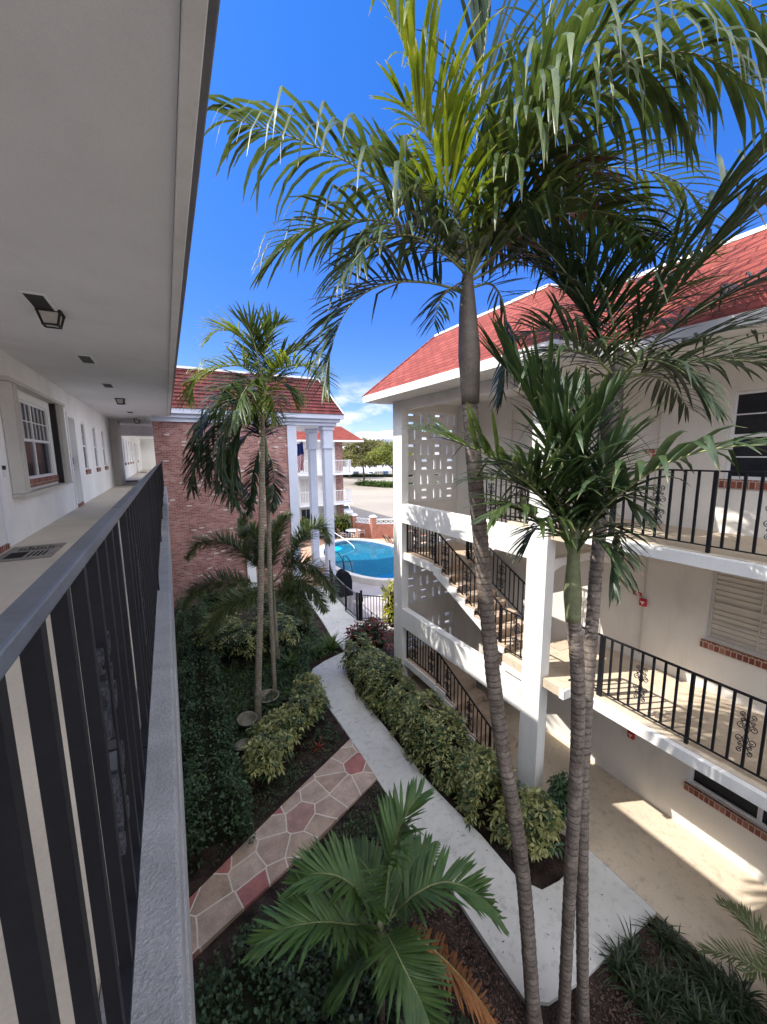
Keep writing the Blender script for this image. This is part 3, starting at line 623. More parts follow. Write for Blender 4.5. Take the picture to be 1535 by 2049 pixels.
def door(parent, x, s, y0, y1, z0, z1, lock=True, far=True):
    m = MB(); m.box(x-s*.16, x-s*.12, y0, y1, z0, z1)
    for za, zb in ((.15, .42), (.5, .92)):
        for ya, yb in ((.12, .46), (.54, .88)): m.box(x-s*.12, x-s*.112, y0+(y1-y0)*ya, y0+(y1-y0)*yb, z0+(z1-z0)*za, z0+(z1-z0)*zb)
    d = m.build('door', M['trim'], parent, bevel=.004)
    if lock:
        hy = y1-.08; m = MB(); m.box(x-s*.12, x-s*.085, hy-.035, hy+.035, z0+1.02, z0+1.2); m.build('keypad_lock', M['dark_plate'], d, bevel=.006)
        m = MB(); m.box(x-s*.12, x-s*.07, hy-.02, hy+.02, z0+.86, z0+.90); m.box(x-s*.08, x-s*.065, hy-.13, hy+.02, z0+.865, z0+.89); m.build('handle', M['steel'], d, bevel=.004)
    m = MB(); m.box(x-s*.16, x+s*.03, y0-.02, y1+.02, z0-.075, z0-.002); m.build('threshold', M['brick_sill'], d, bevel=.005)
    return d
for a, b in ((6.55, 7.45), (12.62, 13.42), (-1, 0)): door(lb, WX, 1, a, b, 5.58, 7.8)
door(lb, WX, 1, 37, 37.8, 5.58, 7.8, False)
m = MB(); m.box(WX-.2, WX-.17, 24.0, 24.9, 5.52, 7.8); m.build('door', M['gutter'], lb)
# door casings
for a, b in ((6.55, 7.45), (12.62, 13.42)):
    m = MB(); m.box(WX, WX+.022, b, b+.09, 5.5, 7.89); m.box(WX, WX+.022, a-.09, a, 5.5, 7.89); m.box(WX, WX+.022, a, b, 7.8, 7.89)
    m.build('door_casing', M['trim'], lb, bevel=.004)
# accordion storm shutters: two folded stacks and the tracks that join them
for y0_, n_ in ((7.98, 3), (11.05, 4)):
    m = MB(); pr = []
    for k in range(n_): ya = y0_+k*.125; pr += [(WX+.02, ya), (WX+.15, ya+.05), (WX+.15, ya+.075)]
    pr += [(WX+.02, y0_+n_*.125), (WX+.005, y0_+n_*.125), (WX+.005, y0_)]; m.prism(pr, 6.24, 7.92); m.build('storm_shutter', M['shutter'], lb, bevel=.004)
m = MB(); m.box(WX, WX+.16, 7.95, 11.65, 7.925, 7.985); m.box(WX, WX+.16, 7.95, 11.65, 6.19, 6.236); m.build('shutter_track', M['shutter'], lb, bevel=.003)
m = MB(); m.box(WX, WX+.1, 10.96, 11.03, 6.24, 7.92); m.build('shutter_bar', M['dark_plate'], lb)
m = MB(); m.box(WX, WX+.24, 21.5, 23.7, 5.5, 8.44); m.build('pilaster', M['shutter'], lb, bevel=.004)
m = MB(); m.box(-2.1, -.42, 25.9, 26.1, 7.9, 8.44); m.build('ceiling_beam', M['stucco_left'], lb)

# things on the walkway and its ceiling
def lantern(y, label):
    c = (-1.03, y, 8.44); t = thing('ceiling_lantern', c, label, 'lamp', 'lanterns under the walkway soffit')
    m = MB(); m.box(c[0]-.118, c[0]+.118, y-.118, y+.118, 8.415, 8.439); fr = m
    for sa, sb in ((-1, -1), (1, -1), (1, 1), (-1, 1)): fr.bar((c[0]+sa*.103, y+sb*.103, 8.42), (c[0]+sa*.068, y+sb*.068, 8.285), .018, .018)
    for z, r in ((8.285, .073),):
        for a, b in (((-1, -1), (1, -1)), ((1, -1), (1, 1)), ((1, 1), (-1, 1)), ((-1, 1), (-1, -1))): fr.bar((c[0]+a[0]*r, y+a[1]*r, z), (c[0]+b[0]*r, y+b[1]*r, z), .02, .014)
    fr.build('frame', M['dark_plate'], t)
    m = MB(); m.lathe([(.131, -.026), (.088, -.145), (0.001, -.148)], c, 4)
    g = m.build('globe', M['frost'], t)
    me = g.data
    for v in me.vertices:
        x_, y_ = v.co.x, v.co.y; v.co.x = (x_-y_)*.7071; v.co.y = (x_+y_)*.7071
    return t
lantern(6.02, 'black framed square lantern on the soffit, nearest of the lanterns'); lantern(13.9, 'smaller looking black lantern on soffit beyond the third dark vent'); lantern(21.6, 'far black lantern in the shaded ceiling beside the brick wall')
for i, (y, lb_) in enumerate(((5.72, 'dark rectangular soffit vent right beside the nearest lantern'), (8.55, 'dark rectangular soffit vent, second from the camera'), (11.4, 'dark rectangular soffit vent, third from the camera'), (14.9, 'dark soffit vent just past the second lantern'), (17.9, 'dark soffit vent above the row of three narrow windows'), (20.8, 'farthest dark soffit vent near where brick wall begins'))):
    t = thing('soffit_vent', (-1.05, y, 8.44), lb_, 'vent', 'vents along the walkway soffit'); m = MB(); m.box(-1.14, -.97, y-.3, y+.3, 8.425, 8.437); m.build('grille', M['dark_plate'], t)
    m = MB(); m.box(-1.165, -1.14, y-.325, y+.325, 8.42, 8.439); m.box(-.97, -.945, y-.325, y+.325, 8.42, 8.439); m.box(-1.14, -.97, y-.325, y-.3, 8.42, 8.439); m.box(-1.14, -.97, y+.3, y+.325, 8.42, 8.439); m.build('frame', M['soffit'], t)
t = thing('door_mat', (-1.72, 7.0, 5.5), 'worn tan door mat with dark printed panel at the nearest door', 'mat')
m = MB(); m.box(-2.02, -1.42, 6.5, 7.45, 5.503, 5.516); m.build('mat', M['mat_fibre'], t, bevel=.004)
m = MB(); m.box(-1.93, -1.74, 6.62, 6.98, 5.516, 5.519); m.build('print', M['mat_dark'], t)
m = MB()
for k in range(4): m.box(-1.70+.05*k, -1.675+.05*k, 6.62+.03*(k % 2), 6.95, 5.516, 5.519)
m.box(-1.9, -1.5, 7.08, 7.11, 5.516, 5.519)
for k in range(9): m.box(-1.9+.045*k, -1.875+.045*k, 7.16, 7.16+random.uniform(.06, .2), 5.516, 5.519)
m.build('print', M['mat_dark'], t)
for (ya, yb, lb_, mt) in ((24.0, 25.0, 'dark door mat lying by the grey doorway beyond the pilaster', 'mat_dark'), (36.8, 38.0, 'pale door mat at the far end of the walkway', 'mat_fibre')):
    t = thing('door_mat', (-1.6, ya, 5.5), lb_, 'mat'); m = MB(); m.box(-1.95, -1.4, ya, yb, 5.503, 5.518); m.build('mat', M[mt], t, bevel=.004); m = MB(); m.box(-1.85, -1.5, ya+.1, yb-.1, 5.518, 5.521); m.build('print', M['mat_dark'], t)
t = thing('doorbell_camera', (-2.09, 7.74, 6.6), 'small black and white doorbell camera beside the nearest door', 'doorbell'); m = MB(); m.box(-2.1, -2.07, 7.71, 7.77, 6.62, 6.68); m.build('lens', M['dark_plate'], t, bevel=.005)
m = MB(); m.box(-2.1, -2.068, 7.71, 7.77, 6.52, 6.619); m.build('body', M['white'], t, bevel=.005)
for i in range(-1, 8):
    y0_ = -.75+2.5067*i; pos = ['just behind the camera', 'nearest the camera, filling the left edge', 'second from the camera', 'third from the camera', 'fourth from the camera', 'fifth from the camera', 'sixth from the camera', 'seventh from the camera', 'farthest, ending at the brick wall'][i+1]
    railing('black scrollwork railing panel on left walkway, '+pos, [(-.174, y0_+.004, 5.512), (-.174, y0_+2.5027, 5.512)], 1.087, .1567, group='railing panels along the left walkway', bw=.025, top='rail_top', cap=(.036, .028), gap=.10, posts=i > 1, post_pts=[(-.174, y0_+.03, 5.512)])

# ================================================================== RIGHT BUILDING
rb = thing('apartment_block', (7.9, 3, 0), 'white building with red hip roof, open stair tower and tan walkways at right', 'building')
RX = 7.77; ZF = (0, 2.775, 5.5)
for z0_, z1_, wz in ((-.05, 2.7, (.92, 2.15)), (2.701, 5.4, (3.65, 4.95)), (5.401, 8.3, (6.36, 7.7))):
    wall_open(rb, 'wall', 'wall_cream', RX, RX+.3, -6, 9.75, z0_, z1_, [(1.05, 2.95, *wz), (-2.6, -.8, *wz)])
for k, (a, b) in enumerate(((.92, 2.15), (3.65, 4.95), (6.36, 7.7))):
    for y0_, y1_ in ((1.05, 2.95), (-2.6, -.8)):
        window(rb, RX, -1, y0_, y1_, a, b, 2 if k != 1 else 3, 2, 2 if k == 0 else 1, True, .06, 'pane_dark', k != 0, 'shutter' if k == 1 else 'trim', louvers=(k == 1))
        if k == 2:
            m = MB()
            for q in range(13): m.bar((RX+.22, y0_, a+.1+q*.1), (RX+.22, y1_, a+.1+q*.1), .08, .008, (-.8, 0, 1))
            m.build('blind', M['gutter'], rb)
for z in ZF[1:]:
    m = MB(); m.box(5.96, RX, -6, 4.05, z-.17, z); m.box(5.67, 6.77 if z < 4 else RX, 4.05, 5.44, z-.17, z)
    if z < 4: m.box(6.77, RX, 4.05, 4.94, z-.17, z)
    m.build('walkway_floor', M['walk'], rb)
    m = MB(); m.box(5.87, 5.957, -6, 4.06, z-.175, z-.004); m.box(5.64, 5.668, 4.0, 4.1, z-.175, z-.004); m.box(5.67, 5.957, 4.0, 4.047, z-.175, z-.004); m.build('floor_edge', M['stucco'], rb, bevel=.008)
    m = MB(); m.box(5.66, 5.86, 4.9, 5.45, z-.3, z-.172); m.build('landing_edge', M['stucco'], rb)
# stair tower: posts, beams, parapets
TX = 5.62
m = MB(); m.box(TX, TX+.22, 4.47, 4.9, -.05, 8.2); m.build('column', M['stucco'], rb, bevel=.008)
m = MB(); m.box(TX, TX+.22, 9.28, 9.75, -.05, 8.2); m.build('column', M['stucco'], rb, bevel=.008)
for z0_, z1_ in ((4.90, 5.43), (1.85, 2.40), (7.95, 8.2)):
    m = MB(); m.box(TX+.003, TX+.19, 4.905, 9.275, z0_, z1_); m.build('beam', M['stucco'], rb, bevel=.006)
for za, zb in ((1.85, 2.36), (4.9, 5.42), (7.98, 8.2), (-.05, .35)): m = MB(); m.box(TX+.223, RX, 9.55, 9.75, za, zb); m.build('parapet', M['wall_cream'], rb)
m = MB(); m.extr([(TX+.2, 4.6, 4.9), (RX, 4.6, 4.9), (RX, 4.6, 4.55), (RX-.3, 4.6, 4.75), (TX+.6, 4.6, 4.75), (TX+.2, 4.6, 4.6)], (0, .16, 0)); m.build('arch_beam', M['stucco'], rb)
# breeze-block screens closing the far end of the tower
def screen(z0_, z1_):
    xa, xb = TX+.29, RX-.02; nx = 4; nz_ = max(2, int(round((z1_-z0_)/.46))); cw = (xb-xa)/nx; ch = (z1_-z0_)/nz_; m = MB(); y0_, y1_ = 9.58, 9.70; b = .066
    for i in range(nx):
        for j in range(nz_):
            x0 = xa+i*cw; z = z0_+j*ch; x1 = x0+cw; z1 = z+ch
            m.box(x0, x0+b, y0_, y1_, z, z1); m.box(x1-b, x1, y0_, y1_, z, z1); m.box(x0+b, x1-b, y0_, y1_, z, z+b); m.box(x0+b, x1-b, y0_, y1_, z1-b, z1)
            if (i+j) % 2:
                zm = (z+z1)/2; m.box(x0+b, x1-b, y0_, y1_, zm-.08, zm+.08)
                m.box(x0+b, x0+b+.05, y0_+.01, y1_-.01, z+b, zm-.08); m.box(x1-b-.05, x1-b, y0_+.01, y1_-.01, z+b, zm-.08); m.box(x0+b, x0+b+.05, y0_+.01, y1_-.01, zm+.08, z1-b); m.box(x1-b-.05, x1-b, y0_+.01, y1_-.01, zm+.08, z1-b)
            else:
                xm = (x0+x1)/2; m.box(xm-.08, xm+.08, y0_, y1_, z+b, z1-b)
    m.box(TX+.223, xa, y0_, y1_, z0_, z1_)
    m.build('breeze_screen', M['stucco'], rb)
screen(5.42, 7.98); screen(2.36, 4.9); screen(.35, 1.85)
# stairs
def flight(x0, x1, ya, za, yb, zb, n, name='staircase'):
    """steps rising from (ya,za) to (yb,zb)"""
    m = MB(); dy = (yb-ya)/n; dz = (zb-za)/n
    for k in range(n):
        y0_ = ya+dy*k; y1_ = y0_+dy; zt = za+dz*(k+1)
        m.box(x0, x1, min(y0_-.02*np.sign(dy), y1_), max(y0_-.02*np.sign(dy), y1_), zt-.05, zt); m.box(x0+.01, x1-.01, min(y0_, y0_+.05*np.sign(dy)), max(y0_, y0_+.05*np.sign(dy)), zt-dz, zt-.05)
    t = m.build(name, M['tread'], rb)
    m = MB(); th = .20
    poly = [(x0-.02, ya, za-.0)]
    for k in range(n): poly += [(x0-.02, ya+dy*k, za+dz*(k+1)-.054), (x0-.02, ya+dy*(k+1), za+dz*(k+1)-.054)]
    poly += [(x0-.02, yb, zb-th-.06), (x0-.02, ya+dy*.3, max(za-.02, za-th*.4))]
    m.extr(poly, (.075, 0, 0)); m.extr([(x1-.055, p[1], p[2]) for p in poly], (.075, 0, 0))
    m.extr([(x0+.058, ya+dy*.3, za-.02), (x0+.058, yb, zb-th-.02), (x0+.058, yb, zb-th+.06), (x0+.058, ya+dy*.3, za+.05)], (x1-x0-.118, 0, 0))
    m.build('stringer', M['stucco'], t)
flight(5.72, 6.70, 5.85, .02, 7.72, .88, 5); flight(6.80, 7.74, 7.72, .88, 4.95, 2.775, 11)
flight(5.72, 6.70, 5.45, 2.775, 7.88, 4.05, 8); flight(6.80, 7.74, 7.88, 4.05, 5.45, 5.5, 9)
for ya, z in ((7.72, .88), (7.88, 4.05)):
    m = MB(); m.box(5.70, RX-.01, ya, 9.54, z-.16, z); m.build('stair_landing', M['tread'], rb); m = MB(); m.box(5.668, 5.698, ya, 9.27, z-.2, z-.004); m.build('landing_edge', M['stucco'], rb)
def srail(label, pts, **k): return railing(label, pts, h=k.pop('h', .86), sp=.135, cat='stair railing', group='railings of the stair tower', scroll_every=k.pop('se', 6), scroll_first=3, bw=.02, cap=(.04, .02), **k)
srail('black stair railing on the outer edge of the lower flight', [(5.76, 9.2, .88), (5.76, 7.74, .88), (5.76, 5.80, .02), (5.76, 5.4, .02)])
srail('black stair railing on the outer edge of the upper flight', [(5.76, 9.2, 4.05), (5.76, 7.88, 4.05), (5.76, 5.62, 2.87)])
srail('black stair railing between the two upper flights', [(6.75, 7.80, 4.05), (6.75, 5.55, 2.9)])
srail('black stair railing climbing to the top floor behind the beam', [(6.78, 7.88, 4.1), (6.78, 5.5, 5.5)])
srail('black guard railing at the middle landing beside the tower column', [(5.76, 5.60, 2.775), (5.76, 4.93, 2.775)], h=.9)
srail('black guard railing at the top landing beside the tower column', [(5.76, 6.4, 5.43), (5.76, 4.93, 5.43)], h=.95)
for z, fl in ((ZF[1], 'middle'), (ZF[2], 'top')):
    railing(f'short black railing between tower column and walkway corner, {fl} floor', [(5.86, 4.08, z), (6.03, 4.08, z)], 1.05, .06 if 0 else .085, group='railing panels along the right walkways', bw=.022, scrolls=False, posts=False)
    railing(f'black railing panel from the walkway corner, {fl} floor', [(6.05, 4.08, z), (6.05, 3.66, z)], 1.05, .15, group='railing panels along the right walkways', bw=.026, scrolls=False, cap=(.045, .022))
    for k, w in enumerate(('first long', 'second long', 'third long', 'out-of-frame')):
        y0_ = 3.645-1.255*k
        railing(f'black railing with scroll ornament, {w} panel from tower, {fl} floor', [(6.05, y0_, z), (6.05, y0_-1.25, z)], 1.05, .156, group='railing panels along the right walkways', bw=.028, scroll_every=8, scroll_first=4, cap=(.045, .022), post_pts=[(6.05, y0_-.02, z)])
# roof of the right building
e0, t0 = 8.36, 9.78
A, B, C_, D = (4.9, 10.15, e0), (4.9, 3.85, e0), (5.95, 3.85, e0), (5.95, -6.5, e0)
A2, B2, V2, D2 = (6.32, 8.73, t0), (6.32, 5.27, t0), (7.37, 5.27, t0), (7.37, -6.5, t0)
roof_poly(rb, 'roof', [[A, B, B2, A2], [B, C_, V2, B2], [C_, D, D2, V2], [(14, 10.15, e0), A, A2, (14, 8.73, t0)], [A2, B2, V2, (14, 5.27, t0), (14, 8.73, t0)], [V2, D2, (14, -6.5, t0), (14, 5.27, t0)]], 'shingle')
m = MB(); m.box(4.90, 4.93, 3.85, 10.15, e0-.16, e0+.012); m.box(4.933, 14, 10.12, 10.15, e0-.16, e0+.012); m.box(4.933, 5.95, 3.85, 3.88, e0-.16, e0+.012); m.box(5.95, 5.98, -6.5, 3.847, e0-.16, e0+.012); m.build('fascia', M['fascia'], rb)
m = MB(); m.box(4.932, 14, 3.882, 10.118, 8.2, 8.26); m.box(5.982, 14, -6.5, 3.879, 8.2, 8.26); m.build('soffit', M['stucco'], rb)
m = MB(); m.bar(A2, B2, .09, .05); m.bar(B2, V2, .09, .05); m.bar(V2, D2, .09, .06); m.bar(A2, (14, 8.73, t0), .09, .05); m.build('roof_cap', M['fascia'], rb)
for a_, b_ in ((A, A2), (B, B2)): m = MB(); m.tube([a_, b_], .03, 6); m.build('hip_cap', M['shingle'], rb)
# fire alarms on the walls
for z, fl in ((6.68, 'top'), (3.97, 'middle'), (1.2, 'ground')):
    y = 3.95; t = thing('fire_alarm', (RX, y, z), f'red fire alarm pull box with red plate on the {fl} floor wall', 'fire alarm', 'fire alarm boxes on the right building')
    m = MB(); m.box(RX-.055, RX-.002, y-.06, y+.06, z-.07, z+.07); b_ = m.build('pull_box', M['alarm'], t, bevel=.006)
    m = MB(); m.box(RX-.066, RX-.0555, y-.035, y+.035, z+.0, z+.022); m.box(RX-.066, RX-.0555, y-.011, y+.011, z-.035, z-.0005); m.build('lever', M['white'], b_)
    m = MB(); m.box(RX-.012, RX-.002, y+.05, y+.21, z+.09, z+.165); s_ = m.build('sign_plate', M['alarm'], t)
    m = MB()
    for q in range(2): m.box(RX-.0145, RX-.0125, y+.07, y+.19, z+.108+q*.026, z+.116+q*.026)
    m.build('print', M['flag_white'], s_)
    m = MB(); m.tube([(RX-.014, y, z+.072), (RX-.014, y, z+1.15)], .012, 8)
    if fl != 'ground': m.tube([(RX-.014, y, z-.072), (RX-.014, y, z-1.05)], .012, 8)
    m.build('conduit', M['conduit'], t)
t = thing('wall_conduit', (RX, 7.7, 5.5), 'thin painted conduit on the upper stair tower wall', 'conduit'); m = MB(); m.tube([(RX-.014, 7.4, 5.5), (RX-.014, 7.4, 7.85), (RX-.014, 5.6, 7.87)], .012, 8); m.build('pipe', M['conduit'], t)

# ================================================================== POOL HOUSE
ph = thing('pool_house', (2.5, 20, 0), 'pink brick wing with dark red mansard roof and tall white columns', 'building')
PY = 19.6; PE = 24.6
m = MB(); m.box(-.40, 5.45, PY, PE, -.05, 8.25); m.build('wall', M['brick'], ph)
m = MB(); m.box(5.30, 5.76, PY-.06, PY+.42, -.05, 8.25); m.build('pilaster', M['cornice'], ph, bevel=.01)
m = MB(); m.box(5.46, 5.56, PY+.43, PE, -.05, 8.25); m.build('side_wall', M['stucco_left'], ph)
def pcol(x, y, w=.24):
    m = MB(); m.box(x-w, x+w, y-w, y+w, .30, 7.1); m.box(x-.36, x+.36, y-.36, y+.36, -.05, .16); m.box(x-.32, x+.32, y-.32, y+.32, .16, .30)
    m.box(x-.30, x+.30, y-.30, y+.30, 7.1, 7.2); m.box(x-.26, x+.26, y-.26, y+.26, 7.2, 8.05); m.box(x-.32, x+.32, y-.32, y+.32, 8.05, 8.25)
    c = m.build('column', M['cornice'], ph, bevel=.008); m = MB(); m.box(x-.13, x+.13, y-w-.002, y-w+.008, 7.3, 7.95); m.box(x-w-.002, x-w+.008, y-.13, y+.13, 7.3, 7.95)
    for q in (-.16, -.05, .06, .17): m.box(x+q-.02, x+q+.02, y-w-.008, y-w-.001, .5, 7.0)
    m.build('panel', M['cornice'], c)
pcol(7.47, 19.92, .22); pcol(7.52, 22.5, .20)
m = MB()
for z0_, z1_, o in ((8.25, 8.42, .12), (8.42, 8.58, .26), (8.58, 8.80, .42)):
    m.box(-.42, 7.75+o, PY-o, PY-o+.3, z0_, z1_); m.box(7.45+o, 7.75+o, PY-o+.302, PE+.3, z0_, z1_)
k = 0
while k*.17 < 8.2: m.box(-.38+k*.17, -.29+k*.17, PY-.25, PY-.13, 8.44, 8.55); k += 1
for k in range(28): m.box(7.88, 8.0, PY-.1+k*.17, PY-.01+k*.17, 8.44, 8.55)
m.build('cornice', M['cornice'], ph)
m = MB(); m.box(-.38, 7.6, PY+.05, PE+.2, 8.26, 8.34); m.build('porch_ceiling', M['trim'], ph)
# mansard with real tile courses
m = MB(); nc = 11; ex, ey, zt0 = 8.16, PY-.46, 8.80
for k in range(nc):
    u0, u1 = k/nc, (k+1)/nc; dx, dy, dz = .95, 1.15, 1.88
    xa, ya, za = ex-dx*u0+.012, ey+dy*u0-.018, zt0+dz*u0+.012; xb, yb, zb = ex-dx*u1-.018, ey+dy*u1+.022, zt0+dz*u1
    m.poly([(-.45, ya, za), (xa, ya, za), (xb, yb, zb), (-.45, yb, zb)]); m.poly([(xa, ya, za), (xa, PE+.5, za), (xb, PE+.5-dy*.0, zb), (xb, yb, zb)])
    m.poly([(-.45, ya, za), (-.45, ya+.03, za-.018), (xa-.03, ya+.03, za-.018), (xa, ya, za)]); m.poly([(xa, ya, za), (xa-.03, ya+.03, za-.018), (xa-.03, PE+.5, za-.018), (xa, PE+.5, za)])
m.build('roof', M['tile_dark'], ph)
m = MB(); m.box(-.45, ex-.93, ey+1.13, PE+.5, 10.4, 10.66); m.build('roof_top', M['gutter'], ph); m = MB(); m.box(-.46, ex-.93, ey+1.06, ey+1.12, 10.62, 10.72); m.tube([(ex, ey, zt0+.03), (ex-.96, ey+1.16, zt0+1.9)], .035, 6); m.build('roof_cap', M['trim'], ph)
m = MB(); m.box(3.05, 3.46, PY-.12, PY-.004, -.05, 2.0); m.build('door', M['trim'], ph, bevel=.01)
# flag hanging from a bracket on the pilaster
t = thing('hanging_flag', (6.2, 20.9, 6), 'striped red and white flag with dark blue canton hanging by column', 'flag')
m = MB(); nw, nh = 14, 26; x0, z1_ = 6.16, 7.42
def fp(i, j):
    u, v = i/nw, j/nh; return (x0+.36*u*(1-.15*v)+.02*math.sin(v*9+u*4), 20.9+.10*math.sin(u*9+v*2.5)*(.5+v), z1_-1.52*v-.12*math.sin(u*5+1)*.5)
for i in range(nw):
    for j in range(nh):
        m.cur = 2 if (j < 11 and i < 14) else (0 if (i+j//3) % 2 == 0 else 1)
        m.face([m.pt(fp(i, j)), m.pt(fp(i, j+1)), m.pt(fp(i+1, j+1)), m.pt(fp(i+1, j))])
m.build('cloth', [M['flag_red'], M['flag_white'], M['flag_blue']], t)
m = MB(); m.tube([(5.74, 20.0, 6.95), (6.18, 20.9, 7.46), (6.55, 21.1, 7.52)], .014, 8); m.build('pole', M['trim'], t)

# ================================================================== POOL
PC = np.array((10.95, 22.35)); pa, pb = 2.65, 5.1
def ell(k, n, s=0, z=0, rot=-.12):
    a = 2*math.pi*k/n; x, y = (pa+s)*math.cos(a), (pb+s)*math.sin(a); return (PC[0]+x*math.cos(rot)-y*math.sin(rot), PC[1]+x*math.sin(rot)+y*math.cos(rot), z)
sp = thing('swimming_pool', (PC[0], PC[1], 0), 'rounded swimming pool with pale coping and curved entry steps', 'pool'); n = 56
m = MB()
for k in range(n):
    for (s0, z0_), (s1, z1_) in (((.36, .03), (.36, .34)), ((.36, .34), (.0, .34)), ((.0, .34), (.0, .24))): m.poly([ell(k, n, s0, z0_), ell(k+1, n, s0, z0_), ell(k+1, n, s1, z1_), ell(k, n, s1, z1_)])
m.build('coping', M['coping'], sp)
m = MB()
for k in range(n): m.poly([ell(k, n, .0, .24), ell(k+1, n, .0, .24), ell(k+1, n, .0, -.12), ell(k, n, .0, -.12)])
m.build('waterline_tile', M['pool_tile'], sp)
m = MB()
for k in range(n):
    m.poly([ell(k, n, 0, -.12), ell(k+1, n, 0, -.12), ell(k+1, n, -.15, -1.1), ell(k, n, -.15, -1.1)])
m.face([m.pt(ell(k, n, -.15, -1.1)) for k in range(n)]); m.build('basin', M['pool_deep_shade'], sp)
m = MB(); sc = np.array(ell(20, n, -.2))[:2]     # semicircular entry steps at the far left
for q in range(4):
    r = 1.0+.55*q; z = .05-.22*q
    pts = [(sc[0]+r*math.cos(a), sc[1]+r*math.sin(a)) for a in np.linspace(0, 2*math.pi, 40)]
    pts = [p for p in pts if ((p[0]-PC[0])/(pa+.05))**2+((p[1]-PC[1])/(pb+.05))**2 < 1.02]
    if len(pts) > 3: m.prism(pts, z-.2, z)
m.build('entry_steps', M['pool_wall'], sp)
m = MB()
for q in range(4):
    r = 1.0+.55*q; z = .05-.22*q
    for a0, a1 in zip(np.linspace(0, 2*math.pi, 49), np.linspace(0, 2*math.pi, 49)[1:]):
        pp = [(sc[0]+rr*math.cos(a), sc[1]+rr*math.sin(a), z+.004) for rr, a in ((r-.14, a0), (r, a0), (r, a1), (r-.14, a1))]
        if all(((p[0]-PC[0])/(pa))**2+((p[1]-PC[1])/(pb))**2 < .95 for p in pp): m.poly(pp[::-1])
m.build('step_nosing', M['pool_tile'], sp)
m = MB(); m.prism([ell(k, n, -.05)[:2] for k in range(0, 24)], -.95, -.8); m.build('shallow_lit_floor', M['pool_wall'], sp)  # turquoise of the lit water put into this floor's colour
m = MB(); m.face([m.pt(ell(k, n, -.004, .19)) for k in range(n)]); struct(m.build('pool_water', M['water']))
# rails
def uprail(name, label, pts, mat='steel', r=.022):
    t = thing(name, pts[0][0], label, 'pool rail'); 
    for P in pts: m = MB(); m.tube(spline(P, 24), r, 8); m.build('rail', M[mat], t, True)
b0 = np.array(ell(31, n, .2, .34)); b1 = np.array(ell(31, n, -.5, -.2)); b2 = np.array(ell(33, n, .2, .34)); b3 = np.array(ell(33, n, -.5, -.2))
uprail('pool_ladder', 'dark curved ladder rails at the near edge of the pool', [[b0, b0+(0, 0, .8), (b0+b1)/2+(0, 0, 1.0), b1+(0, 0, .6), b1], [b2, b2+(0, 0, .8), (b2+b3)/2+(0, 0, 1.0), b3+(0, 0, .6), b3]], 'iron')
h0 = np.array(ell(18, n, .3, .34)); h1 = np.array((sc[0]+1.3, sc[1]-1.2, -.2))
uprail('pool_handrail', 'white sloping handrail descending the curved pool steps', [[h0, h0+(0, 0, .85), h0*.7+h1*.3+(0, 0, .85), h1+(0, 0, .55), h1]], 'trim', .028)
# fence and gate
def pfence(label, pts, name='pool_fence', h=1.1):
    t = thing(name, pts[0], label, 'fence' if name == 'pool_fence' else 'gate')
    for a, b in zip(pts, pts[1:]):
        a, b = np.array(a, float), np.array(b, float); L = np.linalg.norm(b-a); k = int(L/.12); m = MB()
        for z in (.12, h): m.bar(a+(0, 0, z), b+(0, 0, z), .035, .035)
        m.build('rail', M['fence'], t)
        for q in range(1, k): o = bpy.data.objects.new('picket', baluster_mesh(h-.13, .02)); COL.objects.link(o); o.parent = t; o.location = Vector(a+(b-a)*q/k+(0, 0, .13)-np.array(pts[0]))
        for p in (a, b): o = bpy.data.objects.new('post', baluster_mesh(h+.08, .06)); COL.objects.link(o); o.parent = t; o.location = Vector(p-np.array(pts[0]))
    return t
pfence('black picket pool fence running along the path from the columns', [(7.25, 19.4, .03), (6.62, 17.4, .03), (6.42, 15.35, .03), (6.42, 14.15, .03)])
g_ = pfence('black picket pool gate with latch post facing the path', [(6.47, 14.05, .03), (7.38, 13.22, .03)], 'pool_gate')
m = MB(); m.box(6.50, 6.58, 13.96, 14.04, .0, 1.32); m.box(6.49, 6.6, 13.93, 14.06, .85, 1.05); m.build('latch_post', M['iron'], g_, bevel=.006)
m = MB(); m.box(7.12, 7.26, 13.28, 13.31, 1.02, 1.1); m.build('notice', M['white'], g_)
pfence('black picket pool fence behind the tower corner', [(7.42, 13.2, .03), (9.4, 13.2, .03), (11.4, 13.2, .03)])
# covered grill
t = thing('covered_grill', (7.15, 17.2, 0), 'rounded dark cover standing between fence and pool', 'grill'); m = MB(); m.extr([(6.8, 16.9, .04), (7.45, 16.9, .04), (7.46, 16.9, .7), (7.40, 16.9, 1.0), (7.28, 16.9, 1.18), (7.13, 16.9, 1.25), (6.98, 16.9, 1.18), (6.86, 16.9, 1.0), (6.79, 16.9, .7)], (0, .7, 0)); m.build('cover', M['cover'], t, bevel=.05)
m = MB(); m.box(6.78, 7.47, 16.88, 17.62, .04, .12); m.build('hem', M['cover'], t)
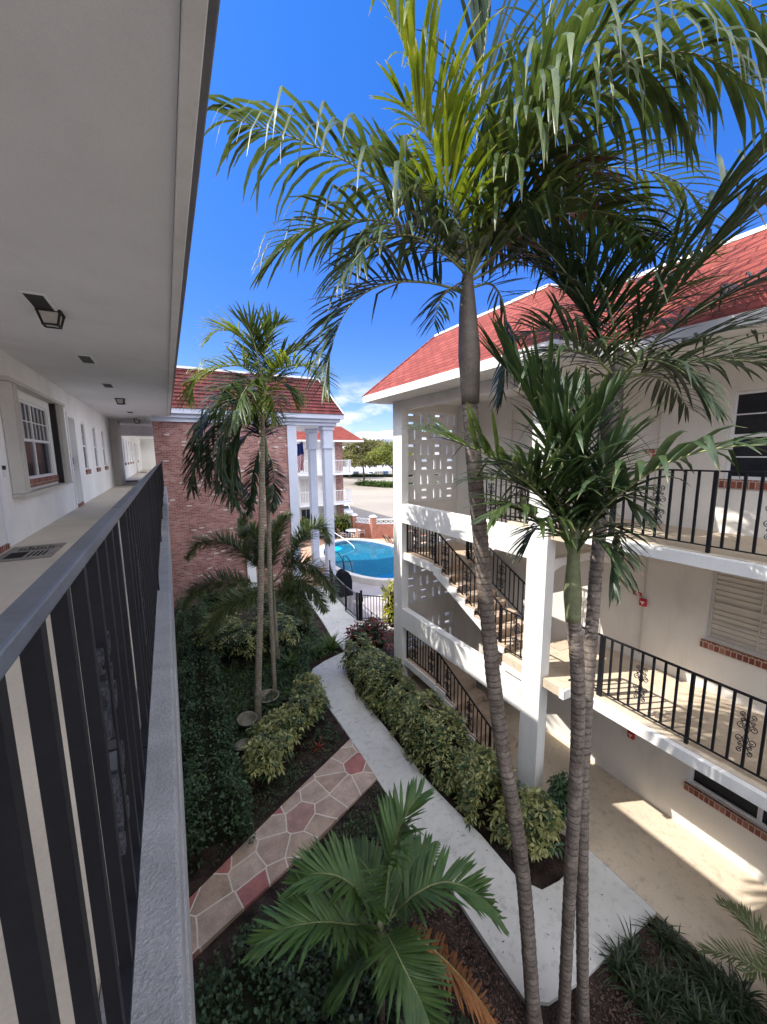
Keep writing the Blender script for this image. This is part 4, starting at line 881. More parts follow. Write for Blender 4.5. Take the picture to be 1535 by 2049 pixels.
# lounge chairs, table, chairs
def lounge(c, rz, label, mat):
    t = thing('lounge_chair', (c[0], c[1], .03), label, 'lounge chair', 'lounge chairs on the pool deck'); R_ = Matrix.Rotation(rz, 3, 'Z'); P = lambda x, y, z: tuple(np.array(c[:2]+(.03,))+np.array(R_ @ Vector((x, y, z))))
    m = MB(); m.bar(P(0, -.3, .3), P(1.2, -.3, .3), .04, .04); m.bar(P(0, .3, .3), P(1.2, .3, .3), .04, .04); m.bar(P(0, -.3, .3), P(-.45, -.3, .95), .04, .04); m.bar(P(0, .3, .3), P(-.45, .3, .95), .04, .04); m.build('frame', M['iron'], t)
    for x in (.05, 1.1):
        for y in (-.3, .3): m = MB(); m.bar(P(x, y, 0), P(x, y, .3), .035, .035); m.build('leg', M['iron'], t)
    m = MB(); m.poly([P(0, -.29, .325), P(1.2, -.29, .325), P(1.2, .29, .325), P(0, .29, .325)]); m.build('seat', M[mat], t); m = MB(); m.bar(P(-.01, 0, .33), P(-.44, 0, .95), .56, .025, (1, 0, .3)); m.build('backrest', M[mat], t)
lounge((8.35, 14.6), -.5, 'grey sling lounge chair with raised back beside the gate', 'grey_sling')
lounge((13.9, 24.6), .3, 'tan lounge chair near the low brick wall', 'sling')
def pchair(c, rz, label, mat):
    t = thing('patio_chair', (c[0], c[1], .03), label, 'chair', 'chairs round the patio table'); R_ = Matrix.Rotation(rz, 3, 'Z'); P = lambda x, y, z: tuple(np.array((c[0], c[1], .03))+np.array(R_ @ Vector((x, y, z))))
    m = MB(); m.bar(P(0, -.24, .42), P(0, .24, .42), .46, .03); m.build('seat', M[mat], t); m = MB(); m.bar(P(-.23, 0, .44), P(-.36, 0, 1.0), .48, .025, (1, 0, .2)); m.build('backrest', M[mat], t)
    for x in (-.22, .22):
        for y in (-.25, .25): m = MB(); m.tube([P(x*1.1, y, 0), P(x, y, .42), P(x, y, .62)], .016, 6); m.build('leg', M['trim'], t)
    m = MB(); m.bar(P(-.28, -.25, .63), P(.24, -.25, .62), .04, .025); m.bar(P(-.28, .25, .63), P(.24, .25, .62), .04, .025); m.build('armrest', M['trim'], t)
tx, ty = 12.75, 28.6
t = thing('patio_table', (tx, ty, .03), 'round pale patio table between the hedge and brick wall', 'table'); m = MB(); m.lathe([(.001, .70), (.6, .70), (.62, .72), (.6, .745), (.001, .745)], (tx, ty, .03), 24); m.build('table_top', M['trim'], t)
for a in range(4): m = MB(); m.tube([(tx+.35*math.cos(a*1.57), ty+.35*math.sin(a*1.57), .73), (tx+.5*math.cos(a*1.57), ty+.5*math.sin(a*1.57), .03)], .02, 6); m.build('leg', M['trim'], t)
pchair((11.75, 28.5), .1, 'tan patio chair left of the round table', 'sling'); pchair((13.55, 28.9), math.pi+.1, 'white backed patio chair right of the round table', 'louver'); pchair((12.55, 27.7), math.pi/2, 'tan patio chair with its back to the pool', 'sling')
# low brick wall with white breeze blocks
t = thing('brick_wall', (14.2, 28, 0), 'low red brick wall topped with white pierced blocks', 'wall')
def bwall(a, b):
    a, b = np.array((*a, 0.)), np.array((*b, 0.)); m = MB(); m.bar(a+(0, 0, .6), b+(0, 0, .6), .2, 1.2); m.build('wall', M['brick_red'], t)
    m = MB(); L = np.linalg.norm(b-a); k = max(2, int(L/.36)); d = (b-a)/L
    for z in (1.23, 1.58): m.bar(a+(0, 0, z), b+(0, 0, z), .14, .06)
    for q in range(k):
        p0, p1 = a+d*L*q/k, a+d*L*(q+1)/k; m.bar(p0+(0, 0, 1.26), p1+(0, 0, 1.55), .10, .05); m.bar(p0+(0, 0, 1.55), p1+(0, 0, 1.26), .098, .05)
    m.build('breeze_blocks', M['white'], t)
bwall((13.45, 29.5), (14.2, 28.15)); bwall((14.35, 28.0), (16.4, 27.0)); bwall((16.5, 26.9), (18.8, 25.6))
for x, y in ((13.35, 29.7), (14.28, 28.05), (16.45, 26.95)):
    m = MB(); m.box(x-.18, x+.18, y-.18, y+.18, 0, 1.75); p_ = m.build('pillar', M['brick_red'], t); m = MB(); m.box(x-.25, x+.25, y-.25, y+.25, 1.752, 1.84); m.box(x-.18, x+.18, y-.18, y+.18, 1.842, 1.92); m.build('cap', M['trim'], p_, bevel=.01)

# ================================================================== FAR BUILDING
fb = thing('balcony_building', (11, 32, 0), 'white three storey building with red hip roof and white balconies behind columns', 'building')
FY = 31.4
m = MB(); m.box(2.0, 12.5, FY, 50, -.05, 7.9); m.build('wall', M['stucco'], fb)
m = MB(); m.box(12.5, 13.15, FY-.06, 50, -.05, 7.9); m.build('brick_corner', M['brick'], fb)
e1, t1 = 7.95, 9.15
roof_poly(fb, 'roof', [[(1.5, 30.5, e1), (14.75, 30.5, e1), (13.3, 31.95, t1), (1.5, 31.95, t1)], [(14.75, 30.5, e1), (14.75, 51, e1), (13.3, 49.6, t1), (13.3, 31.95, t1)], [(1.5, 31.95, t1), (13.3, 31.95, t1), (13.3, 49.6, t1), (1.5, 49.6, t1)]], 'shingle')
m = MB(); m.box(1.5, 14.75, 30.49, 30.52, e1-.14, e1+.005); m.box(14.73, 14.76, 30.525, 51, e1-.14, e1+.005); m.box(1.5, 14.72, 30.53, 51, e1-.13, e1-.08); m.build('eave', M['fascia'], fb)
for z in (.35, 2.85, 5.3):
    for x0 in (3.2, 6.0, 9.35, 11.2):
        m = MB(); m.box(x0, x0+.9, FY-.03, FY+.02, z+.02, z+2.05); w_ = m.build('window', M['trim'], fb); m = MB(); m.box(x0+.06, x0+.43, FY-.045, FY-.031, z+.08, z+1.98); m.box(x0+.47, x0+.84, FY-.045, FY-.031, z+.08, z+1.98); m.build('pane', M['pane_dark'] if (x0+z) % 2 > .9 else M['frost'], w_)
for z, lev in ((2.85, 0), (5.3, 1)):
    for xa, xb in ((8.9, 13.45), (2.6, 8.2)):
        m = MB(); m.box(xa, xb, FY-1.3, FY-.005, z-.16, z); b_ = m.build('balcony', M['trim'], fb); m = MB()
        for zz in (.1, 1.0): m.box(xa+.03, xb-.03, FY-1.27, FY-1.23, z+zz, z+zz+.045); m.box(xb-.07, xb-.03, FY-1.225, FY-.01, z+zz, z+zz+.045); m.box(xa+.03, xa+.07, FY-1.225, FY-.01, z+zz, z+zz+.045)
        q = xa+.1
        while q < xb-.05: m.box(q-.012, q+.012, FY-1.262, FY-1.238, z+.145, z+1.0); q += .13
        q = FY-1.15
        while q < FY-.05: m.box(xb-.062, xb-.038, q-.012, q+.012, z+.145, z+1.0); m.box(xa+.038, xa+.062, q-.012, q+.012, z+.145, z+1.0); q += .13
        m.build('balcony_rail', M['trim'], b_)

# ================================================================== FAR BACKGROUND
t = thing('white_office_building', (85, 140, 0), 'long white modern building with grey window band behind the trees', 'building')
m = MB(); m.box(55, 150, 140, 170, -.05, 14.2); m.build('wall', M['bldg_white'], t); m = MB(); m.box(74, 150, 139.9, 139.99, 9.8, 12.6); m.build('window', M['bldg_grey'], t)
m = MB(); m.box(80, 92, 141, 150, 14.2, 16.2); m.box(70, 78, 144, 152, 14.2, 15.6); m.build('roof_unit', M['bldg_white'], t); m = MB(); m.box(56, 150, 139.88, 139.99, 3, 5.5); m.build('window', M['bldg_grey'], t)
t = thing('white_low_building', (50, 125, 0), 'low white building with flat roof left of the trees', 'building'); m = MB(); m.box(40, 66, 128, 150, -.05, 8.6); m.build('wall', M['bldg_white'], t); m = MB(); m.box(42, 64, 127.9, 127.99, 3.5, 5); m.build('window', M['bldg_grey'], t)
def tree(label, x, y, h, r, mat, n=2600, ls=.34):
    t = thing('shade_tree', (x, y, 0), label, 'tree', 'trees in the car park island'); m = MB(); P = [(x, y, -.05), (x+.1, y, h*.2), (x-.1, y+.1, h*.42)]; m.tube(P, [.26, .2, .16], 8); tips = []
    for k in range(7):
        a = k*2.4+x; q = (x+math.cos(a)*r*.55, y+math.sin(a)*r*.55, h*random.uniform(.45, .82)); m.tube([P[-1], ((P[-1][0]+q[0])/2, (P[-1][1]+q[1])/2, h*.55), q], [.11, .07, .03], 5); tips.append(q)
    m.build('trunk', M['bark'], t, True)
    bl = [(q[0], q[1], q[2], r*random.uniform(.38, .55), r*random.uniform(.38, .55), h*random.uniform(.13, .2)) for q in tips]+[(x, y, h*.8, r*.55, r*.55, h*.2), (x-r*.3, y, h*.62, r*.5, r*.5, h*.16), (x+r*.4, y, h*.6, r*.5, r*.5, h*.15)]
    Pp, Nn = blob_points(bl, n); V = leaf_quads(Pp, Nn+rng.normal(0, .8, Nn.shape), np.full(len(Pp), ls)*rng.uniform(.6, 1.3, len(Pp)), np.full(len(Pp), ls*.6), .2); quads_obj('crown', V, M[mat], t)
tree('brownish green spreading tree on the car park island, tallest in the middle', 39.5, 82, 9.9, 7.6, 'tree_leaf', 15000, .6)
tree('brighter green tree at right, half hidden by the stair tower', 41.6, 72, 8.8, 5.2, 'tree_leaf2', 9500, .5)
tree('small dark tree at left behind the balcony building', 46, 105, 8.0, 5.5, 'tree_leaf', 6000, .6)
slab('island', [(36.5, 80), (39, 70), (44, 66), (60, 60), (66, 70), (48, 84), (40, 88)], -.03, .12, 'grass')
def hedge_line(name, label, pts, w, h, n, mat, ls=.07, core=True, cat='hedge'):
    t = thing(name, (*pts[0], 0), label, cat); P = spline([(*p, 0) for p in pts], 60); C = []; idx = rng.integers(0, 59, n); fr = rng.random((n, 1)); base = P[idx]*(1-fr)+P[idx+1]*fr; tn = unit(P[idx+1]-P[idx]); sd_ = np.stack([-tn[:, 1], tn[:, 0], 0*tn[:, 0]], 1)
    a = rng.uniform(0, math.pi, n); rr = np.where(rng.random(n) < .8, rng.uniform(.82, 1.14, n), rng.uniform(.5, .9, n)); wob = 1+.14*np.sin(base[:, 0]*3.1+base[:, 1]*2.7)+.09*np.sin(base[:, 1]*7+a*2)
    sq = lambda q: np.sign(q)*np.abs(q)**.6
    off = sd_*(sq(np.cos(a))*w/2*rr*wob)[:, None]; zz = (np.abs(np.sin(a))**.6*h*rr*wob)[:, None]*np.array((0, 0, 1.)); p = base+off+zz; nn = unit(off/(w/2)+zz/h); return t, p, nn, P
for lab, pts, n in (('clipped green hedge bordering the car park island', [(37, 79), (39.5, 71), (44, 67), (52, 63.5)], 2600), ('long clipped hedge along the far edge of the road', [(38, 112), (50, 108), (64, 98), (80, 88)], 2600)):
    t, p, nn, P = hedge_line('hedge', lab, pts, 1.6, 1.0, n, None); quads_obj('foliage', leaf_quads(p, nn+rng.normal(0, .7, nn.shape), rng.uniform(.25, .45, len(p)), rng.uniform(.15, .25, len(p)), .2), M['ground_leaf'] if 'far' in lab else M['fern'], t)
    m = MB()
    for a, b in zip(P[::3], P[3::3]): m.bar(a+(0, 0, .4), b+(0, 0, .4), 1.2, .8)
    m.build('dark_core', M['core'], t)
def car(x, y, rz, mat, label, van=False):
    t = thing('parked_car', (x, y, -.03), label, 'car', 'cars parked beyond the trees'); R_ = Matrix.Rotation(rz, 3, 'Z'); T = lambda p: tuple(np.array((x, y, -.03))+np.array(R_ @ Vector(p)))
    hh = 1.75 if van else 1.45; prof = [(-2.2, .35), (-2.25, .75), (-1.9, .92), (-1.2, .98), (-.7, hh), (1.2, hh), (1.85, 1.0), (2.2, .9), (2.25, .4)]; m = MB(); m.extr([T((a, -.88, b)) for a, b in prof], tuple(np.array(R_ @ Vector((0, 1.76, 0))))); m.build('body', M[mat], t, bevel=.08)
    for s in (-.89, .89): m = MB(); m.poly([T((-1.0, s, 1.0)), T((-.62, s, hh-.12)), T((1.12, s, hh-.12)), T((1.6, s, 1.02))]); m.build('window', M['pane_dark'], t)
    m = MB(); m.poly([T((-1.24, -.75, 1.01)), T((-1.24, .75, 1.01)), T((-.76, .7, hh-.08)), T((-.76, -.7, hh-.08))]); m.build('windscreen', M['pane_dark'], t)
    for a in (-1.4, 1.4):
        for s in (-.9, .9): m = MB(); m.tube([T((a, s*.85, .33)), T((a, s*1.0, .33))], .33, 12); m.build('wheel', M['tyre'], t)
for k, (x, y, mt, lab) in enumerate(((48, 116, 'car_white', 'white car parked at left beyond the far hedge'), (52.5, 114.5, 'car_dark', 'dark car parked beside the white car beyond the far hedge'), (57, 113, 'car_silver', 'silver car parked behind the island trees'), (61.5, 111.5, 'car_blue', 'blue car parked behind the island trees'), (66, 110, 'car_white', 'white car parked at right behind the brighter tree'), (70.5, 108.5, 'car_dark', 'dark car parked at right next to a white car'))):
    car(x, y, 1.1, mt, lab)
car(16.5, 40.5, 1.45, 'car_white', 'white car parked close to the brick corner of the balcony building')
# broad gold hedge behind the patio, plus low plants by the brick wall
shrub('gold_hedge', 'tall yellow green hedge behind the patio table', 'hedge', [(9.3, 30.2, .8, 1.3, .6, .9), (11.3, 30.0, .85, 1.2, .65, 1.0), (12.6, 30.2, .8, .9, .6, .95), (7.4, 30.3, .8, 1.2, .6, .95)], 2600, [M['hedge_gold'], M['fern']], 'leaf', .22, .09)
shrub('low_shrub', 'low green shrub growing behind the pierced brick wall', 'shrub', [(15.6, 29.3, .5, 1.0, .6, .7), (17.4, 28.4, .5, 1.0, .6, .65)], 900, [M['fern'], M['hedge_gold']], 'leaf', .2, .08)

# ================================================================== PALMS
# tall palm in the middle
pA = thing('palm_tree', (3.36, 2.52, 0), 'tallest palm with leaning ringed trunk and long brown crownshaft, between the two paths', 'palm', 'tall palms in the courtyard')
trunk(pA, [(3.37, 2.50, -.1), (3.33, 2.78, 2.0), (3.24, 3.15, 3.7), (3.12, 3.42, 5.95), (3.10, 3.62, 7.4)], .083, .087)
shaft(pA, [(3.10, 3.60, 7.36), (3.10, 3.64, 7.9), (3.10, 3.68, 8.35), (3.10, 3.70, 8.75)], [.10, .125, .10, .06])
d0 = 4.42
FA = [  # control points in the picture with their distance along the view axis
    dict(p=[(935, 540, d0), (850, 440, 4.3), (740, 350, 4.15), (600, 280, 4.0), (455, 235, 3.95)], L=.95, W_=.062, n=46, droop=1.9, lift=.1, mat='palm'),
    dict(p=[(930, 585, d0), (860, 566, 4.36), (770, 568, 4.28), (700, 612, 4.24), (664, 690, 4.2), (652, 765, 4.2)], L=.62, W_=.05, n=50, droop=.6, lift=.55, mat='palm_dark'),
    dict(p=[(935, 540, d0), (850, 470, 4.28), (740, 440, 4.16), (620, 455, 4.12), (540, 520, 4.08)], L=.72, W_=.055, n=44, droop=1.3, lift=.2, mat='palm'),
    dict(p=[(940, 530, d0), (900, 400, 4.3), (855, 250, 4.1), (815, 110, 4.0), (760, -40, 3.9)], L=.72, W_=.06, n=46, droop=.8, lift=.35, mat='palm_young_lit'),
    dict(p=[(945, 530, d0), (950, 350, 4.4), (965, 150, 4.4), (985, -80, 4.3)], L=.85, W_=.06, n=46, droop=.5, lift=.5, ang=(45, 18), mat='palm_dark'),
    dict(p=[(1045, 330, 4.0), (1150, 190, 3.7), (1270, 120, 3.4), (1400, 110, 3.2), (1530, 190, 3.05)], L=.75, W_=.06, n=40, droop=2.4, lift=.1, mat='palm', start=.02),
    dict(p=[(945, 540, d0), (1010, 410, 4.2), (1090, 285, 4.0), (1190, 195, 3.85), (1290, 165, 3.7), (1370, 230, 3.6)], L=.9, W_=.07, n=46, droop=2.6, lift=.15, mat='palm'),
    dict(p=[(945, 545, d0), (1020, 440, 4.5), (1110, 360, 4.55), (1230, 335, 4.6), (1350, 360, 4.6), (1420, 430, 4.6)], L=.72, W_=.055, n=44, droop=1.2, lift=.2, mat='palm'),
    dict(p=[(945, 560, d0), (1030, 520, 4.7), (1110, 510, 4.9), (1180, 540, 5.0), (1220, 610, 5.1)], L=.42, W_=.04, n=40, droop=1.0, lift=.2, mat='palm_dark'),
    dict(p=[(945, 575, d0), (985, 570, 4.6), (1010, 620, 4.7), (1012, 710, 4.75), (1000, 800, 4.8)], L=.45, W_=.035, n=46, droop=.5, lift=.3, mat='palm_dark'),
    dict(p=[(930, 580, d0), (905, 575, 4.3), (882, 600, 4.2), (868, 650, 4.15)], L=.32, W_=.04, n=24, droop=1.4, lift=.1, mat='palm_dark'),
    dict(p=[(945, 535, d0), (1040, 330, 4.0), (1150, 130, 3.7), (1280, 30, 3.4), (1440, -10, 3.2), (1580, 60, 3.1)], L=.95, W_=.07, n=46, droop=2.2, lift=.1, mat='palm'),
    dict(p=[(940, 530, d0), (915, 420, 4.28), (880, 320, 4.12), (830, 230, 3.96), (800, 200, 3.88)], L=.62, W_=.06, n=40, droop=.9, lift=.4, mat='palm_young_lit'),
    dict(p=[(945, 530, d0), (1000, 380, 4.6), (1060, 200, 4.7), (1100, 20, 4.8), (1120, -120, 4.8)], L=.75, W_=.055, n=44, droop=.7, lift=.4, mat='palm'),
    dict(p=[(940, 540, d0), (930, 470, 4.2), (900, 400, 4.0), (850, 370, 3.9), (810, 400, 3.85)], L=.55, W_=.06, n=34, droop=1.0, lift=.3, mat='palm_young_lit'),
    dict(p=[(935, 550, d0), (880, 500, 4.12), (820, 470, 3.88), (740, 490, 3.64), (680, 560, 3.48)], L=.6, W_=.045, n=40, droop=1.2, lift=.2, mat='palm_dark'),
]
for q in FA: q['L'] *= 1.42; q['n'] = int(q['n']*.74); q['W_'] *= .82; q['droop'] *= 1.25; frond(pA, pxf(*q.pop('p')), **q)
frond(pA, arc((3.1, 3.7, 8.7), 2.1, 1.1, 2.4, .42), L=.7, W_=.055, mat='palm'); frond(pA, arc((3.1, 3.7, 8.7), .9, .9, 2.3, .5), L=.7, W_=.055, mat='palm_dark'); frond(pA, arc((3.1, 3.7, 8.7), -1.0, 1.2, 2.6, .45), L=.75, W_=.055, mat='palm')
for az_, el_, ln_, sg_, mt_ in ((-.5, .75, 2.3, .5, 'palm'), (-.15, 1.0, 2.7, .55, 'palm_dark')):
    frond(pA, arc((3.1, 3.7, 8.7), az_, el_, ln_, sg_, 6), L=1.0, W_=.06, n=50, droop=1.5, lift=.2, mat=mt_)
m = MB(); m.tube(spline([(3.10, 3.70, 8.6), (3.08, 3.7, 9.3), (3.05, 3.68, 10.2)], 12), [.03-.0022*k for k in range(12)], 6); m.build('spear_leaf', M['palm_young_lit'], pA, True)
# palm with the higher crown at right
dC = 4.35
pC = thing('palm_tree', (3.82, 2.22, 0), 'right palm of the close pair, with bulging grey crownshaft in front of top railing', 'palm', 'tall palms in the courtyard')
trunk(pC, [(3.83, 2.18, -.1), *pxf((1165, 1780, 4.55), (1169, 1500, 4.5), (1190, 1180, 4.4), (1210, 960, 4.36))], .064, .068)
shaft(pC, pxf((1209, 965, 4.36), (1218, 880, 4.35), (1228, 800, 4.35), (1235, 740, 4.35), (1238, 700, 4.35)), [.072, .118, .095, .065, .05])
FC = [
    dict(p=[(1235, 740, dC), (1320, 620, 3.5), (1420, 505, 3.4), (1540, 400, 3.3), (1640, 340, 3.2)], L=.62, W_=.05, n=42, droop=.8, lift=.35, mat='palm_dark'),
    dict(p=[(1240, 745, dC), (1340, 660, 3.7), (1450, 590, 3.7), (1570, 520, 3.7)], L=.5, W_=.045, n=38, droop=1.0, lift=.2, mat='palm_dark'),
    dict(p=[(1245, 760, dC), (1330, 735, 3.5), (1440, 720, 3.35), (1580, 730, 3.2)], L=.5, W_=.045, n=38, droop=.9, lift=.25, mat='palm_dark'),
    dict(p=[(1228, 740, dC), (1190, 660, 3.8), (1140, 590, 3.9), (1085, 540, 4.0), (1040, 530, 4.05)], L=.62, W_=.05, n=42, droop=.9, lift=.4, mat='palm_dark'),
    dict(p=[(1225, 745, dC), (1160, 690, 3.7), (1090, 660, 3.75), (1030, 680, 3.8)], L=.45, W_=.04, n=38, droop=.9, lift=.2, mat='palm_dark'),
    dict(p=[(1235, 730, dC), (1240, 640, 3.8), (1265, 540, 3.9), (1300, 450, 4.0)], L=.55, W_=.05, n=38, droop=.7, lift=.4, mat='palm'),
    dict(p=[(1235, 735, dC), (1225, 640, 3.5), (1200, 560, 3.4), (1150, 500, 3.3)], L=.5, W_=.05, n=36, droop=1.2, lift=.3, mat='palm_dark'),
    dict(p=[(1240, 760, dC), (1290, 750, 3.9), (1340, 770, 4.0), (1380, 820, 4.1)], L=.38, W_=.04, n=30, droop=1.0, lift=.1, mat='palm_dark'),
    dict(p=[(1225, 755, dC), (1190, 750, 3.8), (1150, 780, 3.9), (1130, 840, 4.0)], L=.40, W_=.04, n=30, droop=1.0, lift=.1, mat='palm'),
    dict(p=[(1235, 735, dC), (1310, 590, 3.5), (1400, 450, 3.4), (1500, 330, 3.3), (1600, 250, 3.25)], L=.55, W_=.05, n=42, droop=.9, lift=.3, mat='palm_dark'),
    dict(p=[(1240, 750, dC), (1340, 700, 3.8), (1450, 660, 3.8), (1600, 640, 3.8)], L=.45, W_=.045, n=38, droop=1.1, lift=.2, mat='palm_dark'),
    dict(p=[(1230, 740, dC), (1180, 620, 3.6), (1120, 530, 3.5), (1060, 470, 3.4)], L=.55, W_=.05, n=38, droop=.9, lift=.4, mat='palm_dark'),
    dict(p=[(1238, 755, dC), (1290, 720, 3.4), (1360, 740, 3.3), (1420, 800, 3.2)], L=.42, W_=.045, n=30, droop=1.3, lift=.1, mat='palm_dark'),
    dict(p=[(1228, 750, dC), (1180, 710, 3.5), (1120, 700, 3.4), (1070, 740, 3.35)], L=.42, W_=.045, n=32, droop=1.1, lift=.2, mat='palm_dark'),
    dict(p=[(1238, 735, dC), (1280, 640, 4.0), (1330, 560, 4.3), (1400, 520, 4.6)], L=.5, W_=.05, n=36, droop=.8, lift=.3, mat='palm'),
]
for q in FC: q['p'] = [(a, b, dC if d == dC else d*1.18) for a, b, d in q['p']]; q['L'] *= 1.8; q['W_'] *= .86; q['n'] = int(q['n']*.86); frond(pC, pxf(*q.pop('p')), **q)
# palm with the lower crown
dB = 3.75
pB = thing('palm_tree', (3.70, 2.30, 0), 'left palm of the close pair, with greenish crownshaft and low dark crown', 'palm', 'tall palms in the courtyard')
trunk(pB, [(3.62, 2.30, -.1), *pxf((1140, 1780, 4.3), (1155, 1500, 4.05), (1156, 1350, 3.9), (1147, 1235, 3.8))], .064, .066)
shaft(pB, pxf((1147, 1242, 3.8), (1146, 1190, 3.78), (1147, 1130, 3.76), (1150, 1080, 3.75), (1152, 1050, 3.75)), [.068, .082, .058, .054, .045], 'shaft_green')
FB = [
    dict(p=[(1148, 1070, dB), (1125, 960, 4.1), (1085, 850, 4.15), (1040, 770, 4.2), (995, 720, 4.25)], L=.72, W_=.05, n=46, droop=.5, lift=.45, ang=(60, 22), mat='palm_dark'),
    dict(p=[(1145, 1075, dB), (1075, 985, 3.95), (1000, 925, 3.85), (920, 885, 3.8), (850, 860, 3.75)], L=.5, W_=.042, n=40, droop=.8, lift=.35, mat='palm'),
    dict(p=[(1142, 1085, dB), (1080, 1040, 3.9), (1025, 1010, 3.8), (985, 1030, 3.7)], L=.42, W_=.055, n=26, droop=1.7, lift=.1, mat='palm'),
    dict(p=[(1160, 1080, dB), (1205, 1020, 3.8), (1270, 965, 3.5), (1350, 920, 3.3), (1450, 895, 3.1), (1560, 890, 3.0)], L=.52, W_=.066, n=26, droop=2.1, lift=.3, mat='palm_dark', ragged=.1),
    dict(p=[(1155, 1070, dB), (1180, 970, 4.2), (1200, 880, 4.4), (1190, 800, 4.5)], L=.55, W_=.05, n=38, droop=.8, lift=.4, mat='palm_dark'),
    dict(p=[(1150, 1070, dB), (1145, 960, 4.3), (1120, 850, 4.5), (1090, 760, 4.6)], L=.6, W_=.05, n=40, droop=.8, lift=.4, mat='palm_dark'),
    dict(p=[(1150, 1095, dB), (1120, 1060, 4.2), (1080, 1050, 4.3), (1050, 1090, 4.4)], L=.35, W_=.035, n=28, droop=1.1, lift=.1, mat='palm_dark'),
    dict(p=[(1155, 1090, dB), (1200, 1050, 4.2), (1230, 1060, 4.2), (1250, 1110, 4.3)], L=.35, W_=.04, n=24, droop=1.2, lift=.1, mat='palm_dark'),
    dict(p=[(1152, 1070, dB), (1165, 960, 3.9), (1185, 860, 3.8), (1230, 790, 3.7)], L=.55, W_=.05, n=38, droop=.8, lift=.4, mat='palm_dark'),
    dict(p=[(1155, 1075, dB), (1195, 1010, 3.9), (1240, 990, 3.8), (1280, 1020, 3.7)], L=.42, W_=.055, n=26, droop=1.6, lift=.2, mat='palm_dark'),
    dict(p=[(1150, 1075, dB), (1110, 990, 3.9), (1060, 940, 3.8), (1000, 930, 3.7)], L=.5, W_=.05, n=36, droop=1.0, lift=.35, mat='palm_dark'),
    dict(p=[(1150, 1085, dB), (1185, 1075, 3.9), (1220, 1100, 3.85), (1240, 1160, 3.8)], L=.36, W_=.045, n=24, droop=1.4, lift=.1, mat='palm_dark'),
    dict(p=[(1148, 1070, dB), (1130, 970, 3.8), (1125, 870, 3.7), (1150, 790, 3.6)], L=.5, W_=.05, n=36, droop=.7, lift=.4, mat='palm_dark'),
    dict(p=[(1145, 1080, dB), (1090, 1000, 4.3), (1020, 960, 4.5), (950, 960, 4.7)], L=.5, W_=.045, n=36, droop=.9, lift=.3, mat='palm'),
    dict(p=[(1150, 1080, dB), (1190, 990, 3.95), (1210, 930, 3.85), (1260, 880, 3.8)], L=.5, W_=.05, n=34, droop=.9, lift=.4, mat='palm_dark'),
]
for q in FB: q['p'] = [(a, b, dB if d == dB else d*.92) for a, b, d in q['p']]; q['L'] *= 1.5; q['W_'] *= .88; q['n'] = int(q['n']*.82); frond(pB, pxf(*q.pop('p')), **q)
# slender palms by the brick wall
pD = thing('palm_tree', (1.56, 9.75, 0), 'slender palm with bright feathery crown against the red mansard roof', 'palm', 'palms in the left bed')
trunk(pD, [(1.55, 9.75, -.1), (1.62, 9.7, 1.2), (1.78, 9.6, 3.5), (1.92, 9.5, 6.0), (2.0, 9.42, 7.85)], .088, .056, 'trunk_thin')
shaft(pD, [(2.0, 9.42, 7.8), (2.0, 9.41, 8.2), (2.0, 9.4, 8.6)], [.075, .09, .06], 'shaft_green')
dD = 8.89
for q in ([(524, 770, dD), (490, 735, 8.6), (440, 735, 8.4), (395, 760, 8.3), (378, 800, 8.2)], [(522, 770, dD), (505, 700, 9), (480, 670, 9.1), (440, 660, 9.2), (415, 680, 9.2)], [(524, 770, dD), (530, 700, 8.8), (545, 660, 8.7), (565, 645, 8.6)], [(526, 770, dD), (560, 740, 8.6), (600, 730, 8.4), (635, 750, 8.3), (650, 785, 8.3)],
          [(522, 775, dD), (490, 760, 9.2), (450, 780, 9.4), (425, 830, 9.5)], [(526, 775, dD), (550, 760, 9.2), (575, 775, 9.3), (590, 800, 9.4)], [(522, 775, dD), (500, 770, 8.4), (480, 800, 8.1), (465, 850, 8.0)], [(525, 770, dD), (515, 710, 8.5), (500, 660, 8.3), (480, 640, 8.2)], [(525, 780, dD), (535, 780, 8.6), (545, 800, 8.5), (550, 840, 8.5)], [(523, 780, dD), (512, 785, 8.7), (505, 810, 8.6), (498, 835, 8.6)], [(525, 770, dD), (565, 720, 9.2), (600, 700, 9.4), (640, 710, 9.6)]):
    frond(pD, pxf(*q), L=.9 if abs(q[0][0]-q[-1][0]) > 40 else .62, W_=.05, n=40, droop=.8, lift=.35, mat=random.choice(['palm', 'palm_young_lit']), rr=.022)
pE = thing('palm_tree', (2.2, 10.6, 0), 'slender palm behind another trunk with dark fronds hanging to the left over brick', 'palm', 'palms in the left bed')
trunk(pE, [(2.2, 10.62, -.1), (2.22, 10.62, 3), (2.28, 10.6, 5.2), (2.3, 10.6, 6.9)], .062, .052, 'trunk_thin')
shaft(pE, [(2.3, 10.6, 6.6), (2.3, 10.6, 6.9), (2.3, 10.6, 7.25)], [.06, .066, .04], 'shaft_green')
dE = 10.29
